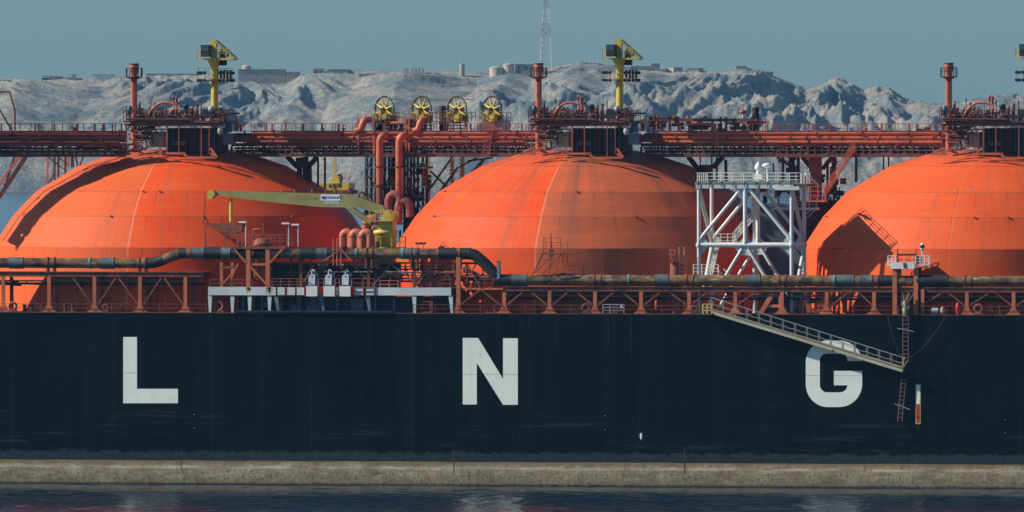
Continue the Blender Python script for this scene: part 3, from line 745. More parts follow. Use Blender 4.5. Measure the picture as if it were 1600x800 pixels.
sleeve(361, 420, M['rubber'], .57); sleeve(470, 495, M['rubber'], .62); sleeve(495, 512, M['sleeve'], .61, rib=4); sleeve(512, 540, M['rubber'], .60)
sleeve(627, 632, M['sleeve_green'], .64, 'band'); sleeve(633, 655, M['sleeve'], .61, rib=3); sleeve(687, 735, M['rubber'], .63, rib=12)
q = MB(); pts = [pq(733, zm), pq(742, zm-.15), pq(750, zm-.6), pq(758, zm-1.1), pq(767, zm-1.75), pq(775, zr_+.45)]
q.tube(pts, .63, 20); q.build('bend_sleeve', M['rubber'], pl)
sleeve(774, 800, M['rubber'], .64); sleeve(800, 824, M['sleeve'], .63, rib=5)
sleeve(981, 985, M['sleeve_green'], .65, 'band'); sleeve(1024, 1045, M['sleeve'], .65, rib=6)
sleeve(1168, 1189, M['sleeve'], .66, rib=6); sleeve(1302, 1306, M['sleeve_green'], .66, 'band'); sleeve(1308, 1335, M['sleeve'], .65, rib=9)
sleeve(1345, 1362, M['sleeve'], .64, rib=3); sleeve(1374, 1398, M['rubber'], .63); sleeve(1434, 1482, M['rubber'], .66, rib=5)
for xx in (75, 85, 218, 228, 397, 573, 582, 643, 652, 719, 929, 939, 1073, 1083, 1218, 1228, 1363, 1372, 1508, 1518):
    z = zl if xx < 240 else zm if xx < 760 else zr_; p = pq(xx, z); q = MB()
    q.tube([p-V((.10,0,0)), p+V((.10,0,0))], .68, 20); q.build('clamp', M['oxide'], pl)
    zs = ZL if xx < 320 else (at(500, 420, YP).z if xx < 760 else ZR)
    MB().box((p.x-.10, YP-.45, zs+.08), (p.x+.10, YP+.45, z-.4)).build('saddle', M['oxide'], pl)
q = MB()
for i in range(7):
    p0 = pq(868+rnd.uniform(-5, 20), zr_+.6); pts = [p0 + V((k*.32, rnd.uniform(-.3, .1), .05*math.sin(k+i)+rnd.uniform(-.06, .12))) for k in range(8)]
    q.tube(pts, .05, 5)
q.tube([pq(866, zr_+.55)+V((0,-.3,0)), pq(880, zr_+.1)+V((0,-.62,0)), pq(905, zr_+.35)+V((0,-.55,0)), pq(920, zr_+.62)], .07, 6)
solo('hose_bundle', q, M['navy'], pq(868, zr_), 'tangle of dark blue hoses slung over the brown pipe beside the stepped frame', 'hose')

# ------------------------------------------------------------------ white manifold platform
YW = .1
mp_ = thing('manifold_platform', at(325, 489, YW), 'long white faced working platform on splayed legs over the navy side', 'platform')
zt_, zb_ = at(500, 449.5, YW).z, at(500, 461.5, YW).z
def X(px, Y): return at(px, 440, Y).x
MB().box((X(325, YW), YW, zt_-.04), (X(706, YW), 5.6, zt_+.03)).build('floor', M['grey'], mp_)  # floor run deep inboard so the space below it stays shaded
MB().box((X(325.5, YW), YW-.09, zb_), (X(431, YW), YW+.1, zt_+.06)).build('fascia', M['whitegrey'], mp_, 'white fascia with rust stains below the frame legs')
edges = [(434,445),(449,461),(464,475),(522,529),(554,568),(572,584)]
for a_, b_ in edges: MB().box((X(a_, YW), YW-.08, zb_+.03), (X(b_, YW), YW+.1, zt_+.04)).build('fascia', M['whitegrey'], mp_)
for a_, b_ in ((480,497),(507,524),(532,549)): MB().box((X(a_, YW), YW-.45, zb_-.10), (X(b_, YW), YW+.2, zt_+.18)).build('drip_box', M['white'], mp_)
MB().box((X(587, YW), YW-.07, zb_+.02), (X(705, YW), YW+.1, zt_+.04)).build('fascia', M['whitegrey'], mp_)
MB().box((X(325, YW), YW+.12, zb_-.02), (X(706, YW), YW+2.8, zb_+.12)).build('under_frame', M['grey'], mp_)
M['rust_run'] = paint('rust_run', (.45, .26, .06), .8, .4, .3)
for xx, ww in ((388.5, 5), (420.5, 7)):
    q = MB(); rr = random.Random(int(xx))
    for i in range(26):
        u = rr.gauss(0, ww*.35); h0 = rr.uniform(.1, .85)*math.exp(-(u/ww)**2)
        x_ = X(xx+u, YW); ztop = zt_+.05 - rr.uniform(0, .25)*abs(u)/ww; q.box((x_-.035, YW-.0935, ztop-h0), (x_+.035, YW-.0925-i*.00001, ztop))
    q.build('rust_stain', M['rust_run'], mp_)
for xx, dx, mt in ((328, 0, 'whitegrey'), (363, 0, 'whitegrey'), (390, 0, 'whitegrey'), (421, 0, 'whitegrey'), (431, 4, 'grey'), (501, 5, 'grey'), (574, 4, 'grey'), (647, 1, 'whitegrey'), (704, 2, 'whitegrey')):
    x_ = X(xx, YW); q = MB()
    q.add(*(lambda x0, x1, w0, w1: ([(x0-w0, YW, zb_), (x0+w0, YW, zb_), (x1+w1, YW, ZD+.03), (x1-w1, YW, ZD+.03), (x0-w0, YW+.25, zb_), (x0+w0, YW+.25, zb_), (x1+w1, YW+.25, ZD+.03), (x1-w1, YW+.25, ZD+.03)], [(0,3,2,1),(4,5,6,7),(0,1,5,4),(1,2,6,5),(2,3,7,6),(3,0,4,7)]))(x_, x_+dx*S, .24, .12))
    q.build('leg', M[mt], mp_)
q = MB().rail([(X(a_, YW), YW, zt_) for a_ in (328, 395)], .85, 2, 1.3); q.rail([(X(a_, YW), YW, zt_) for a_ in (425, 478)], .98, 3, 1.05); q.build('railing', M['rail'], mp_)
for a_, b_ in ((498, 506), (524, 531), (550, 586)):
    MB().rail([(X(a_, YW), YW-.12, zt_-.85), (X(b_, YW), YW-.12, zt_-.85)], 1.85, 4, 1.1, .03, .05).build('railing', M['rail'], mp_)
MB().rail([(X(594, YW), YW, zt_), (X(622, YW), YW, zt_)], .8, 2, .9, .04, .05).build('gate', M['pipe'], mp_)
MB().rail([(X(622, YW), YW+1, zt_), (X(700, YW), YW+1, zt_)], .9, 2, 1.2).build('railing', M['rail'], mp_)
for i, xx in enumerate((487.5, 513.5, 540)):
    lb = ['silver control cabinet with a curved vent, leftmost of the three on the white platform', 'silver control cabinet with a curved vent, middle of the three on the white platform', 'silver control cabinet with a curved vent, rightmost of the three on the white platform'][i]
    p = at(xx, 447, .3); t = thing('control_cabinet', (p.x, .3, zt_), lb, 'cabinet', 'silver control cabinets on the white platform')
    q = MB(); q.prism([(p.x-.42, zt_+.3), (p.x+.30, zt_+.3), (p.x+.36, zt_+1.25), (p.x+.30, zt_+1.5), (p.x-.30, zt_+1.42), (p.x-.42, zt_+1.15)], .3, 1.0); q.build('housing', M['steel'], t)
    MB().box((p.x-.5, .28, zt_), (p.x+.5, 1.05, zt_+.3)).build('plinth', M['navy'], t)
    MB().tube([(p.x-.05, .5, zt_+1.4), (p.x-.05, .5, zt_+1.8), (p.x+.05, .5, zt_+1.95), (p.x+.22, .5, zt_+1.92), (p.x+.26, .5, zt_+1.7)], .07, 8).build('vent_pipe', M['whitegrey'], t)
    MB().box((p.x+.38, .4, zt_+.3), (p.x+.62, 1.0, zt_+1.6)).build('side_duct', M['steelblue'], t)
    MB().lathe((p.x+.02, .285, zt_+1.22), [(.09, 0), (.09, .03)], 10, False, 'y').build('dial', M['black'], t)

# gallery over the white platform, pipework and valves below the brown pipe
yg = .9
st = thing('valve_gallery', at(440, 449, yg), 'crowded dark red valve gallery between the white platform and the brown pipe', 'steel gallery')
z1 = at(550, 409, yg).z
MB().box((at(425, 0, 2.9).x, 2.9, zt_+.04), (at(626, 0, 2.9).x, 3.2, z1-.1)).build('dark_backing', M['black'], st)  # black sheet added so the depth behind the valves stays dark
MB().box((X(438, yg), yg-.1, z1-.22), (X(706, yg), yg+.15, z1)).build('top_beam', M['oxide'], st)
MB().box((X(700, yg), yg-.12, z1-.26), (X(745, yg), yg+.2, z1-.02)).build('end_beam', M['oxide'], st)
for xx in (470, 576, 647): MB().box((X(xx, yg)-.15, yg-.1, zt_), (X(xx, yg)+.15, yg+.15, z1-.22)).build('column', M['oxide'], st)
for a_ in ((610,414,582,447),(613,414,645,438),(552,414,572,436),(490,414,473,442),(673,414,648,440),(676,414,650,446)): MB().bar(at(a_[0], a_[1], yg), at(a_[2], a_[3], yg), .11).build('brace', M['rope'], st)
for i in range(6):
    z_ = z1 - .5 - i*.33; y_ = yg + .6 + (i % 3)*.5
    MB().tube([(X(432+i*3, y_), y_, z_), (X(696-i*5, y_), y_, z_)], .05+.03*(i % 3), 6).build('service_pipe', M[('oxide_dark','black','grey','oxide','oxide_dark','black')[i]], st)
for i in range(40):
    px_ = rnd.uniform(440, 720); y_ = yg+rnd.uniform(.4, 1.8); z_ = rnd.uniform(zt_+.1, z1-.5); p = V((X(px_, y_), y_, z_)); q = MB(); k = rnd.random()
    if k < .4: q.lathe(p, [(.12, 0), (.12, .3), (.22, .3), (.22, .42), (.1, .42), (.1, .8)], 10)
    elif k < .7: q.tube([p, p+V((0,0,.7)), p+V((.35,0,.95)), p+V((.9,0,.95))], .10, 8)
    else: q.box(p, p+V((rnd.uniform(.3, .9), .4, rnd.uniform(.2, .8))))
    q.build('valve', M[rnd.choice(['oxide','oxide_dark','black','pipe','rust','oxide_dark'])], st)
for i in range(3):
    a = at(660+i*14, 447, 2); q = MB().tube([a, a+V((.2,0,.5)), a+V((.8,0,.9+.2*i)), a+V((1.2,0,.7))], .28, 10); q.build('valve_body', M['pipe'], st)

for i in range(46):
    px_ = rnd.uniform(640, 775); y_ = rnd.uniform(2.2, 6.5); z_ = rnd.uniform(zt_, z1-.9); p = V((X(px_, y_), y_, z_)); q = MB(); k = rnd.random()
    if k < .35: q.tube([p, p+V((0,0,rnd.uniform(.6, 1.5)))], rnd.uniform(.1, .3), 10)
    elif k < .6: q.tube([p, p+V((rnd.uniform(.8, 2.6),0,rnd.uniform(-.2,.2)))], rnd.uniform(.08, .25), 8)
    elif k < .8: q.box(p, p+V((rnd.uniform(.3, 1.0), .5, rnd.uniform(.3, 1.2))))
    else: q.bar(p, p+V((rnd.uniform(-1.2, 1.2), .2, 1.4)), .12)
    q.build('machinery', M[rnd.choice(['grime','oxide_dark','black','rust','grime','redbrown'])], st)
# right end frame of the pipe bend
ef = thing('bend_support', at(715, 490, .3), 'tall orange brown A frame carrying the black pipe bend', 'steel frame')
MB().box((X(713, .3), .2, ZD+.03), (X(719.5, .3), .5, at(716, 388, .3).z)).build('column', M['orange_frame'], ef)
p = at(716, 489, .3); MB().prism([(p.x-.85, ZD+.03), (p.x+.85, ZD+.03), (p.x+.4, ZD+.35), (p.x+.22, ZD+.9), (p.x-.22, ZD+.9), (p.x-.4, ZD+.35)], .17, .53).build('foot', M['orange_frame'], ef)
MB().box((X(718, .3), .3, at(0, 451, .3).z), (X(786, .3), 5.6, at(0, 448, .3).z)).build('platform', M['orange_frame'], ef)  # deepened inboard to throw shade on the dome skirt beneath
for a_ in ((731,414,750,449),(750,453,721,475),(752,453,784,478),(707,414,714,440)): MB().bar(at(a_[0], a_[1], .3), at(a_[2], a_[3], .3), .15).build('brace', M['oxide'], ef)
a, c_ = at(744, 448, .35), at(770, 448, .35); MB().rail([a, c_], 1.2, 3, .9).build('railing', M['oxide'], ef)
a = at(779, 437, .2); q = MB(); q.box((a.x-.18, .1, a.z), (a.x+.22, .3, a.z+2.05)); t = solo('louvred_panel', q, M['steelblue'], a, 'narrow upright louvred panel beside the end of the black pipe bend', 'panel')
q = MB()
for i in range(10): q.box((a.x-.12, .06, a.z+.15+i*.18), (a.x+.14, .099, a.z+.24+i*.18))
o = q.build('louvre', M['greylight'], t)

# ------------------------------------------------------------------ tall frame with red vessel at left of platform
fr = thing('vessel_frame', at(382, 449, .15), 'tall orange brown frame with railed top deck around the red vessel', 'steel frame')
zf = at(420, 385, .15).z
for xx in (388, 418.5): MB().box((X(xx, .15)-.24, .05, zt_+.06), (X(xx, .15)+.24, .35, zf-.25)).build('column', M['orange_frame'], fr)
for xx in (346, 363): MB().box((X(xx, .35)-.17, .3, zt_+.03), (X(xx, .35)+.17, .6, at(0, 409, .35).z)).build('column', M['orange_frame'], fr)
MB().box((X(346, .3), .3, at(0, 418, .3).z), (X(364, .3), .5, at(0, 416, .3).z)).build('tie_beam', M['rope'], fr)
for xx in (455, 468, 396): MB().box((X(xx, 2.5)-.15, 2.4, ZD), (X(xx, 2.5)+.15, 2.7, zf-.25)).build('back_column', M['oxide'], fr)
MB().box((X(360, .1), 0, zf-.28), (X(447, .1), 4.2, zf)).build('top_deck', M['oxide'], fr)
MB().box((X(388, .15), .1, at(0, 414, .15).z), (X(418, .15), .3, at(0, 410.5, .15).z)).build('cross_beam', M['orange_frame'], fr)
for a_ in ((365,388,385,411),(389,414,418,446),(443,388,421,411),(349,443,361,428),(372,412,361,434)): MB().bar(at(a_[0], a_[1], .12), at(a_[2], a_[3], .12), .2 if a_[1] < 420 else .14).build('brace', M['orange_frame'], fr)
MB().rail([at(362, 383.5, .1), at(446, 383.5, .1)], 1.2, 3, .62, .022, .028).build('railing', M['rail'], fr)
MB().rail([at(446, 383.5, .1), (X(446, .1), 4, zf), (X(364, .1), 4, zf)], 1.2, 2, .9, .022, .028).build('railing', M['rail'], fr)
MB().rail([at(320, 383.5, 1.1), at(358, 383.5, 1.1)], 1.2, 2, .7, .022, .028).build('railing', M['rail'], fr)
MB().box((X(318, 1), 1, zf-.12), (X(362, 1), 2.4, zf-.02)).build('side_deck', M['oxide'], fr)
vs_ = thing('pressure_vessel', at(410, 440, 1.6), 'upright rust red pressure vessel with domed top inside the tall frame', 'vessel')
p = at(410, 440, 1.6); zt2 = at(410, 371, 1.6).z
MB().lathe((p.x, 1.6, p.z), [(.5, 0), (1.0, .5), (1.05, 1.2), (1.05, zt2-p.z-.7), (.9, zt2-p.z-.3), (.5, zt2-p.z-.05), (.05, zt2-p.z)], 24).build('shell', M['rust'], vs_)
MB().lathe((p.x, 1.6, zt2-.9), [(1.12, 0), (1.12, .14)], 24).build('flange', M['oxide'], vs_)
MB().box((X(398, .3), .3, p.z+.3), (X(402.5, .3), .5, at(0, 404, .3).z)).build('level_gauge', M['orange'], vs_)
for i, xx in enumerate((396, 412)): MB().tube([(X(xx, 1.5), 1.5, zt2-.6), (X(xx, 1.5), 1.5, zt2+.9), (X(xx+12, 1.5), 1.5, zt2+.9) if i == 0 else (X(xx, 1.5), 1.5, zt2+1.6)], .10, 8).build('top_pipe', M['oxide'], vs_)
for i, (xx, yt, lb) in enumerate(((384, 348, 'floodlight pole left on the railed top deck, apart from the right hand pair'), (451, 350, 'floodlight pole, left one of the pair at the right end of the railed deck'), (466, 352, 'floodlight pole, right one of the pair at the right end of the railed deck'))):
    a = at(xx, 383.5, .8); a.z = zf; tz = at(xx, yt, .8).z; t = thing('deck_floodlight', a, lb, 'floodlight', 'floodlights by the vessel frame')
    MB().tube([a, (a.x, .8, tz)], .06, 6).build('pole', M['whitegrey'], t)
    MB().box((a.x-.75, .6, tz-.02), (a.x+.1, .95, tz+.16)).build('lamp_head', M['white'], t)

# crane boom rest with yellow prop
br_ = thing('boom_rest', at(320, 390, 3), 'dark red bracket platform with a yellow prop below the crane boom tip', 'boom rest')
Yb = 4.0
MB().ppx([(318,349),(378,349),(378,362),(356,366),(330,356)], Yb, Yb+1.6).build('bracket', M['oxide'], br_)
MB().tube([at(361, 349, Yb+.5), at(361, 310, Yb+.5)], .19, 10).build('prop', M['yellow'], br_)
MB().rail([at(318, 349, Yb), at(372, 349, Yb)], .9, 1, 1.6, .025, .03).build('railing', M['rail'], br_)
for a_ in ((320,352,322,392),(372,360,372,392),(352,364,352,392),(318,336,326,349)): MB().bar(at(a_[0], a_[1], Yb+.1), at(a_[2], a_[3], Yb+.1), .14).build('strut', M['oxide'], br_)
MB().bar(at(320, 310, Yb), at(319, 349, Yb), .05).build('stay_wire', M['black'], br_)

# ------------------------------------------------------------------ goosenecks
def gooseneck(xx, ybase, ytop, r, Y, lb, reach=.95, grp='orange red goosenecks beside the yellow crane'):
    a = at(xx, ybase, Y); tz = at(xx, ytop, Y).z - r; n = 8; R_ = reach
    pts = [a, (a.x, Y, tz-R_)] + [(a.x+R_-R_*math.cos(R(90*i/n*2)), Y, tz-R_+R_*math.sin(R(180*i/n))) for i in range(1, n+1)] + [(a.x+2*R_, Y, tz-R_-1.2)]
    t = thing('gooseneck_vent', a, lb, 'vent pipe', grp)
    MB().tube(pts, r, 16).build('bend', M['pipe'], t)
    MB().lathe((a.x, Y, a.z), [(r+.14, 0), (r+.14, .16)], 16).build('flange', M['oxide_dark'], t)
    MB().lathe((a.x, Y, tz-R_-.1), [(r+.04, 0), (r+.04, .10)], 16).build('seam_ring', M['oxide'], t)
    return t
gooseneck(536, 388, 356.5, .44, 3.2, 'orange red gooseneck pipe, leftmost of the three in a row by the crane', .42)
gooseneck(551, 389, 356.5, .46, 2.8, 'orange red gooseneck pipe, middle of the three in a row by the crane', .42)
gooseneck(566, 390, 356.5, .48, 2.4, 'orange red gooseneck pipe nearest the crane, rightmost of the three in a row', .45)
gooseneck(573, 360, 335, .5, 7.0, 'taller gooseneck pipe standing behind the row of three, against the hills', .5)
q = MB()
for xx in (521, 527, 533): q.tube([at(xx, 415, .2), at(xx, 364+xx % 3*4, .2)], .07, 6)
q.bar(at(505, 408, .2), at(533, 389, .2), .12); q.bar(at(533, 389, .2), at(548, 407, .2), .12); q.bar(at(519, 390, .2), at(536, 390, .2), .12)
solo('pipe_davit', q, M['orange_frame'], at(521, 415, .2), 'slim orange brown upright pipes in front of the brown pipe, left of the goosenecks', 'bracket')

# ------------------------------------------------------------------ yellow deck crane
Yk = 4.5
ck = thing('deck_crane', at(603, 470, Yk), 'big yellow deck crane with a long boom lowered to the left', 'crane')
a = at(602.5, 400, Yk); zB = lambda py: at(602, py, Yk).z
MB().lathe((a.x, Yk, ZD), [(1.15, 0), (1.15, zB(385)-ZD), (1.18, zB(385)-ZD), (1.18, zB(366)-ZD), (1.36, zB(365)-ZD), (1.36, zB(361)-ZD), (1.15, zB(359)-ZD)], 28).build('pedestal', M['yellow'], ck)
q = MB(); q.ppx([(589,360),(614,360),(611,336),(606,327),(600,331),(593,346)], Yk-.9, Yk+.9); q.build('slewing_house', M['yellow'], ck)
MB().lathe((a.x, Yk, zB(388)), [(2.3, 0), (2.3, .15)], 24).build('base_deck', M['yellow'], ck)
ring = [(a.x+2.25*math.cos(R(t)), Yk+2.25*math.sin(R(t)), zB(386)) for t in range(0, 361, 30)]
MB().rail(ring, 1.15, 2, .8, .03, .035).build('base_railing', M['yellow'], ck)
MB().box((X(583, Yk), Yk-1.6, zB(346)), (X(618, Yk), Yk+1.5, zB(344.5))).build('upper_deck', M['yellow_dull'], ck)
MB().rail([(X(583, Yk), Yk-1.55, zB(345)), (X(618, Yk), Yk-1.55, zB(345)), (X(618, Yk), Yk+1.4, zB(345))], 1.1, 2, .7, .03, .035).build('upper_railing', M['yellow'], ck)
bo = MB().ppx([(326,298),(337,297.5),(440,300.5),(545,304),(552,305),(598,322),(603,331),(594,334),(560,324.5),(500,323.5),(420,315.5),(337,305),(327,309)], Yk-.45, Yk+.45).build('boom', M['yellow_dull'], ck)
MB().box((X(333, Yk), Yk-.52, zB(298)), (X(551, Yk), Yk+.52, zB(298)+.07)).build('boom_flange', M['yellow_dull'], bo).hide_render = False
bpy.data.objects.remove([o for o in bo.children][0])
MB().ppx([(324,299),(333,297),(336,303),(331,311),(324,311)], Yk-.62, Yk+.62).build('tip_sheave', M['yellow'], bo)
MB().ppx([(561,306),(566,301),(570,307),(574,312)], Yk-.3, Yk+.3).build('sheave_bracket', M['yellow_dull'], bo)
MB().ring(at(565.5, 305.5, Yk), .36, .1, (0, 1, 0), 16, 6).build('sheave', M['oxide_dark'], bo)
MB().tube([at(545, 323, Yk-.2), at(580, 348, Yk-.2)], .30, 12).build('luffing_cylinder', M['yellow_dull'], ck)
MB().tube([at(580, 348, Yk-.2), at(590, 355, Yk-.2)], .20, 12).build('cylinder_rod', M['grey'], ck)
for xx in (360, 385, 439, 460, 487, 508, 523, 533):
    p = at(xx, 300.5, Yk); MB().bar(p, p+UP*.35, .09).build('boom_lug', M['yellow_dull'], bo)
sg = MB(); sg.bpx(501, 304, 531, 313.5, Yk-.475, Yk-.455); sg = sg.build('name_plate', M['sign'], bo)
MB().bpx(506, 314.5, 530, 318.5, Yk-.465, Yk-.452).build('lower_plate', M['greylight'], bo)
def text(s_, px, py, Y, size, mat, parent, name='lettering', rot=0, align='CENTER'):
    cu = bpy.data.curves.new(name, 'FONT'); cu.body = s_; cu.size = size; cu.align_x = align; cu.align_y = 'CENTER'; cu.extrude = .004; cu.offset = .006
    o = bpy.data.objects.new('tmp_text', cu); C.collection.objects.link(o)
    dg = bpy.context.evaluated_depsgraph_get(); me = bpy.data.meshes.new_from_object(o.evaluated_get(dg))
    bpy.data.objects.remove(o); me.name = name
    me.materials.clear(); me.materials.append(mat)
    o = bpy.data.objects.new(name, me); C.collection.objects.link(o)
    o.parent = parent; o.location = at(px, py, Y) - world_loc(parent); o.rotation_euler = (math.pi/2, rot, 0); return o
text('HYDRALIFT', 519, 308.8, Yk-.485, .40, M['blue'], ck)
for k in (0, 1):
    p = at(504.2+k*2.6, 308.8, Yk-.485); MB().ring(p, .11, .035, (0, 1, 0), 14, 5).build('emblem', M['blue'], ck)
M['faint'] = paint('faint_lettering', (.36, .28, .09), .6, .1, .1)
for w_, x_ in (('SWL', 461), ('15T', 472), ('AT', 481), ('18M', 491)): text(w_, x_, 309.2+(x_-461)*.02, Yk-.46, .48, M['faint'], ck)

# ------------------------------------------------------------------ the pipe bridge over the domes
def bx(px, Y): return at(px, 220, Y).x
def bz(py): return at(800, py, 13).z
def bridge(name, xa, xb, label, seed, YB0=21.0, YB1=26.0, rot=0):
    rr = random.Random(seed); root = thing(name, at(xb, 245, YB0), label, 'pipe bridge', 'pipe bridge spans between the dome caps')
    Xa, Xb = bx(xa, YB0), bx(xb, YB0); n = max(2, round((Xb-Xa)/.78))
    for Y, nm in ((YB0, 'front_truss'), (YB1, 'back_truss')):
        q = MB()
        q.box((Xa, Y-.18, bz(245.5)), (Xb, Y+.18, bz(240.5))); q.box((Xa, Y-.14, bz(229)), (Xb, Y+.14, bz(226)))
        q.bar((Xa, Y, bz(235)), (Xb, Y, bz(235)), .09)
        for i in range(n+1):
            x = Xa+(Xb-Xa)*i/n; q.bar((x, Y, bz(241)), (x, Y, bz(229)), .22 if i % 3 == 0 else .12)
            if i % 8 == 3 and i < n-1: x2 = Xa+(Xb-Xa)*(i+2)/n; q.bar((x, Y, bz(241)), (x2, Y, bz(229)), .12)
        q.build(nm, M['oxide_dark'] if Y == YB1 else M['redbrown'], root)
    MB().box((Xa, YB0-.3, bz(205.5)), (Xb, YB0+1.2, bz(204.5))).build('walkway', M['oxide'], root)
    MB().box((Xa, YB0+1.0, bz(241)), (Xb, YB1-1.6, bz(240))).build('floor', M['oxide_dark'], root)
    if seed == 11:                                                     # gapped panels added to widen the shadow this span throws on the dome
        q = MB(); x = Xa
        while x < Xb-1.5:
            L_ = rr.uniform(1.2, 3.4); y0_ = YB0+rr.choice([.1, .1, .5, -.5]); q.box((x, y0_, bz(239.5)), (min(x+L_, Xb), YB0+rr.uniform(1.8, 4.2), bz(238.9))); x += L_+rr.uniform(.15, .5)
        q.build('shadow_panel', M['oxide_dark'], root)
    for Y in (YB0-.28, YB0+1.18):
        q = MB(); z = bz(204.5); q.rail([(Xa, Y, z), (Xb, Y, z)], .80, 1, 1.15, .026, .03)
        x = Xa+rr.uniform(.5, 2)
        while x < Xb: q.bar((x, Y, z), (x, Y, z+.82), .16); x += rr.uniform(1.8, 4.4)
        q.build('railing', M['rail'], root)
    for (py, r, Y, mt) in ((208, .26, YB0-.05, 'pipe'), (215, .33, YB0+.1, 'pipe' if seed != 11 else 'rust'), (222, .17, YB0-.15, 'rust' if seed != 13 else 'pipe'), (211, .2, YB0+1.4, 'rust'), (219, .24, YB0+2.2, 'rust'), (225.5, .12, YB0-.05, 'oxide'), (232, .12, YB0+1.2, 'oxide_dark'), (237, .16, YB0+2, 'black')):
        x0 = Xa + (rr.uniform(0, 2.5) if py in (208, 222) else 0); x1 = Xb - (rr.uniform(0, 2) if py == 222 else 0)
        MB().tube([(x0, Y, bz(py)), (x1, Y, bz(py))], r, 10).build('pipe', M[mt], root)
        if py in (208, 215, 222):
            x = x0+rr.uniform(1, 4)
            while x < x1:
                MB().tube([(x-.07, Y, bz(py)), (x+.07, Y, bz(py))], r+.10, 10).build('flange', M['oxide'] if rr.random() < .7 else M['oxide_dark'], root); x += rr.uniform(3, 8)
    x = Xa+1.5
    while x < Xb-1:
        MB().box((x-.09, YB0-.24, bz(227)), (x+.09, YB0+.02, bz(205.5))).build('pipe_hanger', M['oxide'], root); x += rr.uniform(3.0, 4.6)
    k = int((Xb-Xa)*1.25)
    for i in range(min(k, 55)):
        x = rr.uniform(Xa+.3, Xb-.8); Y = rr.uniform(YB0+.3, YB1-.4); z = bz(rr.uniform(227, 241)); q = MB(); t = rr.random()
        if t < .35: q.box((x, Y, z), (x+rr.uniform(.2, 1.0), Y+.4, z+rr.uniform(.15, .45)))
        elif t < .7: q.tube([(x, Y, z), (x+rr.uniform(.5, 3.0), Y, z), (x+3.0, Y, z+.35)], rr.uniform(.05, .12), 6)
        else: q.lathe((x, Y, z), [(.12, 0), (.12, .2), (.24, .2), (.24, .3), (.08, .3), (.08, .6)], 8)
        q.build('fitting', M[rr.choice(['oxide','oxide_dark','black','redbrown','greylight' if rr.random() < .15 else 'oxide'])], root)
    for i in range(int((Xb-Xa)/6)):
        x = rr.uniform(Xa+.3, Xb-.8); z = bz(205); q = MB()
        if rr.random() < .5: q.lathe((x, YB0+.4, z), [(.14, 0), (.14, .25), (.26, .25), (.26, .34), (.07, .34), (.07, .6), (.2, .6), (.2, .66)], 8)
        else: q.box((x, YB0+.3, z), (x+rr.uniform(.3, .8), YB0+.8, z+rr.uniform(.25, .5)))
        q.build('deck_fitting', M[rr.choice(['oxide','oxide_dark','pipe'])], root)
    root.rotation_euler.z = rot
    return root
bridge('pipe_bridge', -170, 197, 'red pipe bridge span running in from the left edge to the left dome cap', 11, 12.5, 17.5, R(16))  # span swung outboard, mostly unseen, to cast the shadow band on the dome
b2 = bridge('pipe_bridge', 362, 838, 'red pipe bridge span between the left and middle dome caps, under the yellow wheels', 12)
b3 = bridge('pipe_bridge', 1002, 1480, 'red pipe bridge span between the middle and right dome caps, behind the white tower', 13)
before_bridge = set(bpy.data.objects)
# raised pipe rack on the bridge right of the middle cap
ur = thing('upper_pipe_rack', at(1013, 205, 12.5), 'raised brown pipe rack with vent heads on top of the bridge behind the white tower', 'pipe rack')
MB().box((bx(1015, 11.5), 11.4, bz(190)), (bx(1186, 11.5), 11.9, bz(185))).build('long_beam', M['redbrown'], ur)
MB().box((bx(1013, 11.5), 11.3, bz(183)), (bx(1062, 11.5), 13, bz(182.4))).build('cap_rail', M['redbrown'], ur)
MB().box((bx(1115, 11.5), 11.3, bz(183)), (bx(1150, 11.5), 13, bz(182.4))).build('cap_rail', M['redbrown'], ur)
for xx in (1014, 1024, 1036, 1048, 1062, 1080, 1098, 1115, 1128, 1137, 1150, 1163, 1176): MB().box((bx(xx, 12)-.1, 11.9, bz(206)), (bx(xx, 12)+.1, 12.1, bz(183+(xx % 3)*2))).build('post', M['oxide'], ur)
for i in range(34):
    x = bx(rnd.uniform(1016, 1180), 12); z = bz(rnd.uniform(188, 206)); Y = rnd.uniform(11.2, 13.5); q = MB(); t = rnd.random()
    if t < .4: q.tube([(x, Y, z), (x+rnd.uniform(.5, 2.4), Y, z)], rnd.uniform(.08, .24), 8)
    elif t < .7: q.lathe((x, Y, z), [(.2, 0), (.2, .35), (.32, .35), (.32, .45), (.12, .45), (.12, .9)], 10)
    else: q.box((x, Y, z), (x+rnd.uniform(.2, .6), Y+.4, z+rnd.uniform(.3, .9)))
    q.build('fitting', M[rnd.choice(['oxide','redbrown','pipe','oxide_dark','rust'])], ur)
MB().tube([(bx(1020, 11), 10.9, bz(212)), (bx(1027, 11), 10.9, bz(212)), (bx(1028, 11), 10.9, bz(200)), (bx(1028, 11), 10.9, bz(190))], .13, 8).build('bent_pipe', M['pipe'], ur)
MB().tube([(bx(1090, 10.8), 10.8, bz(193)), (bx(1108, 10.8), 10.8, bz(194)), (bx(1118, 10.8), 10.8, bz(199)), (bx(1122, 10.8), 10.8, bz(208)), (bx(1122, 10.8), 10.8, bz(230))], .17, 10).build('bent_pipe', M['pipe'], ur)
MB().lathe((bx(1020, 12), 12, bz(198)), [(.5, 0), (.62, .3), (.62, .9), (.4, 1.2)], 14).build('drum', M['black'], ur)
MB().tube([(bx(1163, 12), 12, bz(205)), (bx(1163, 12), 12, bz(178))], .10, 8).build('vent_post', M['whitegrey'], ur)
MB().lathe((bx(1163, 12), 12, bz(178)), [(.15, 0), (.55, .25), (.1, .5)], 14).build('vent_hat', M['pipe'], ur)
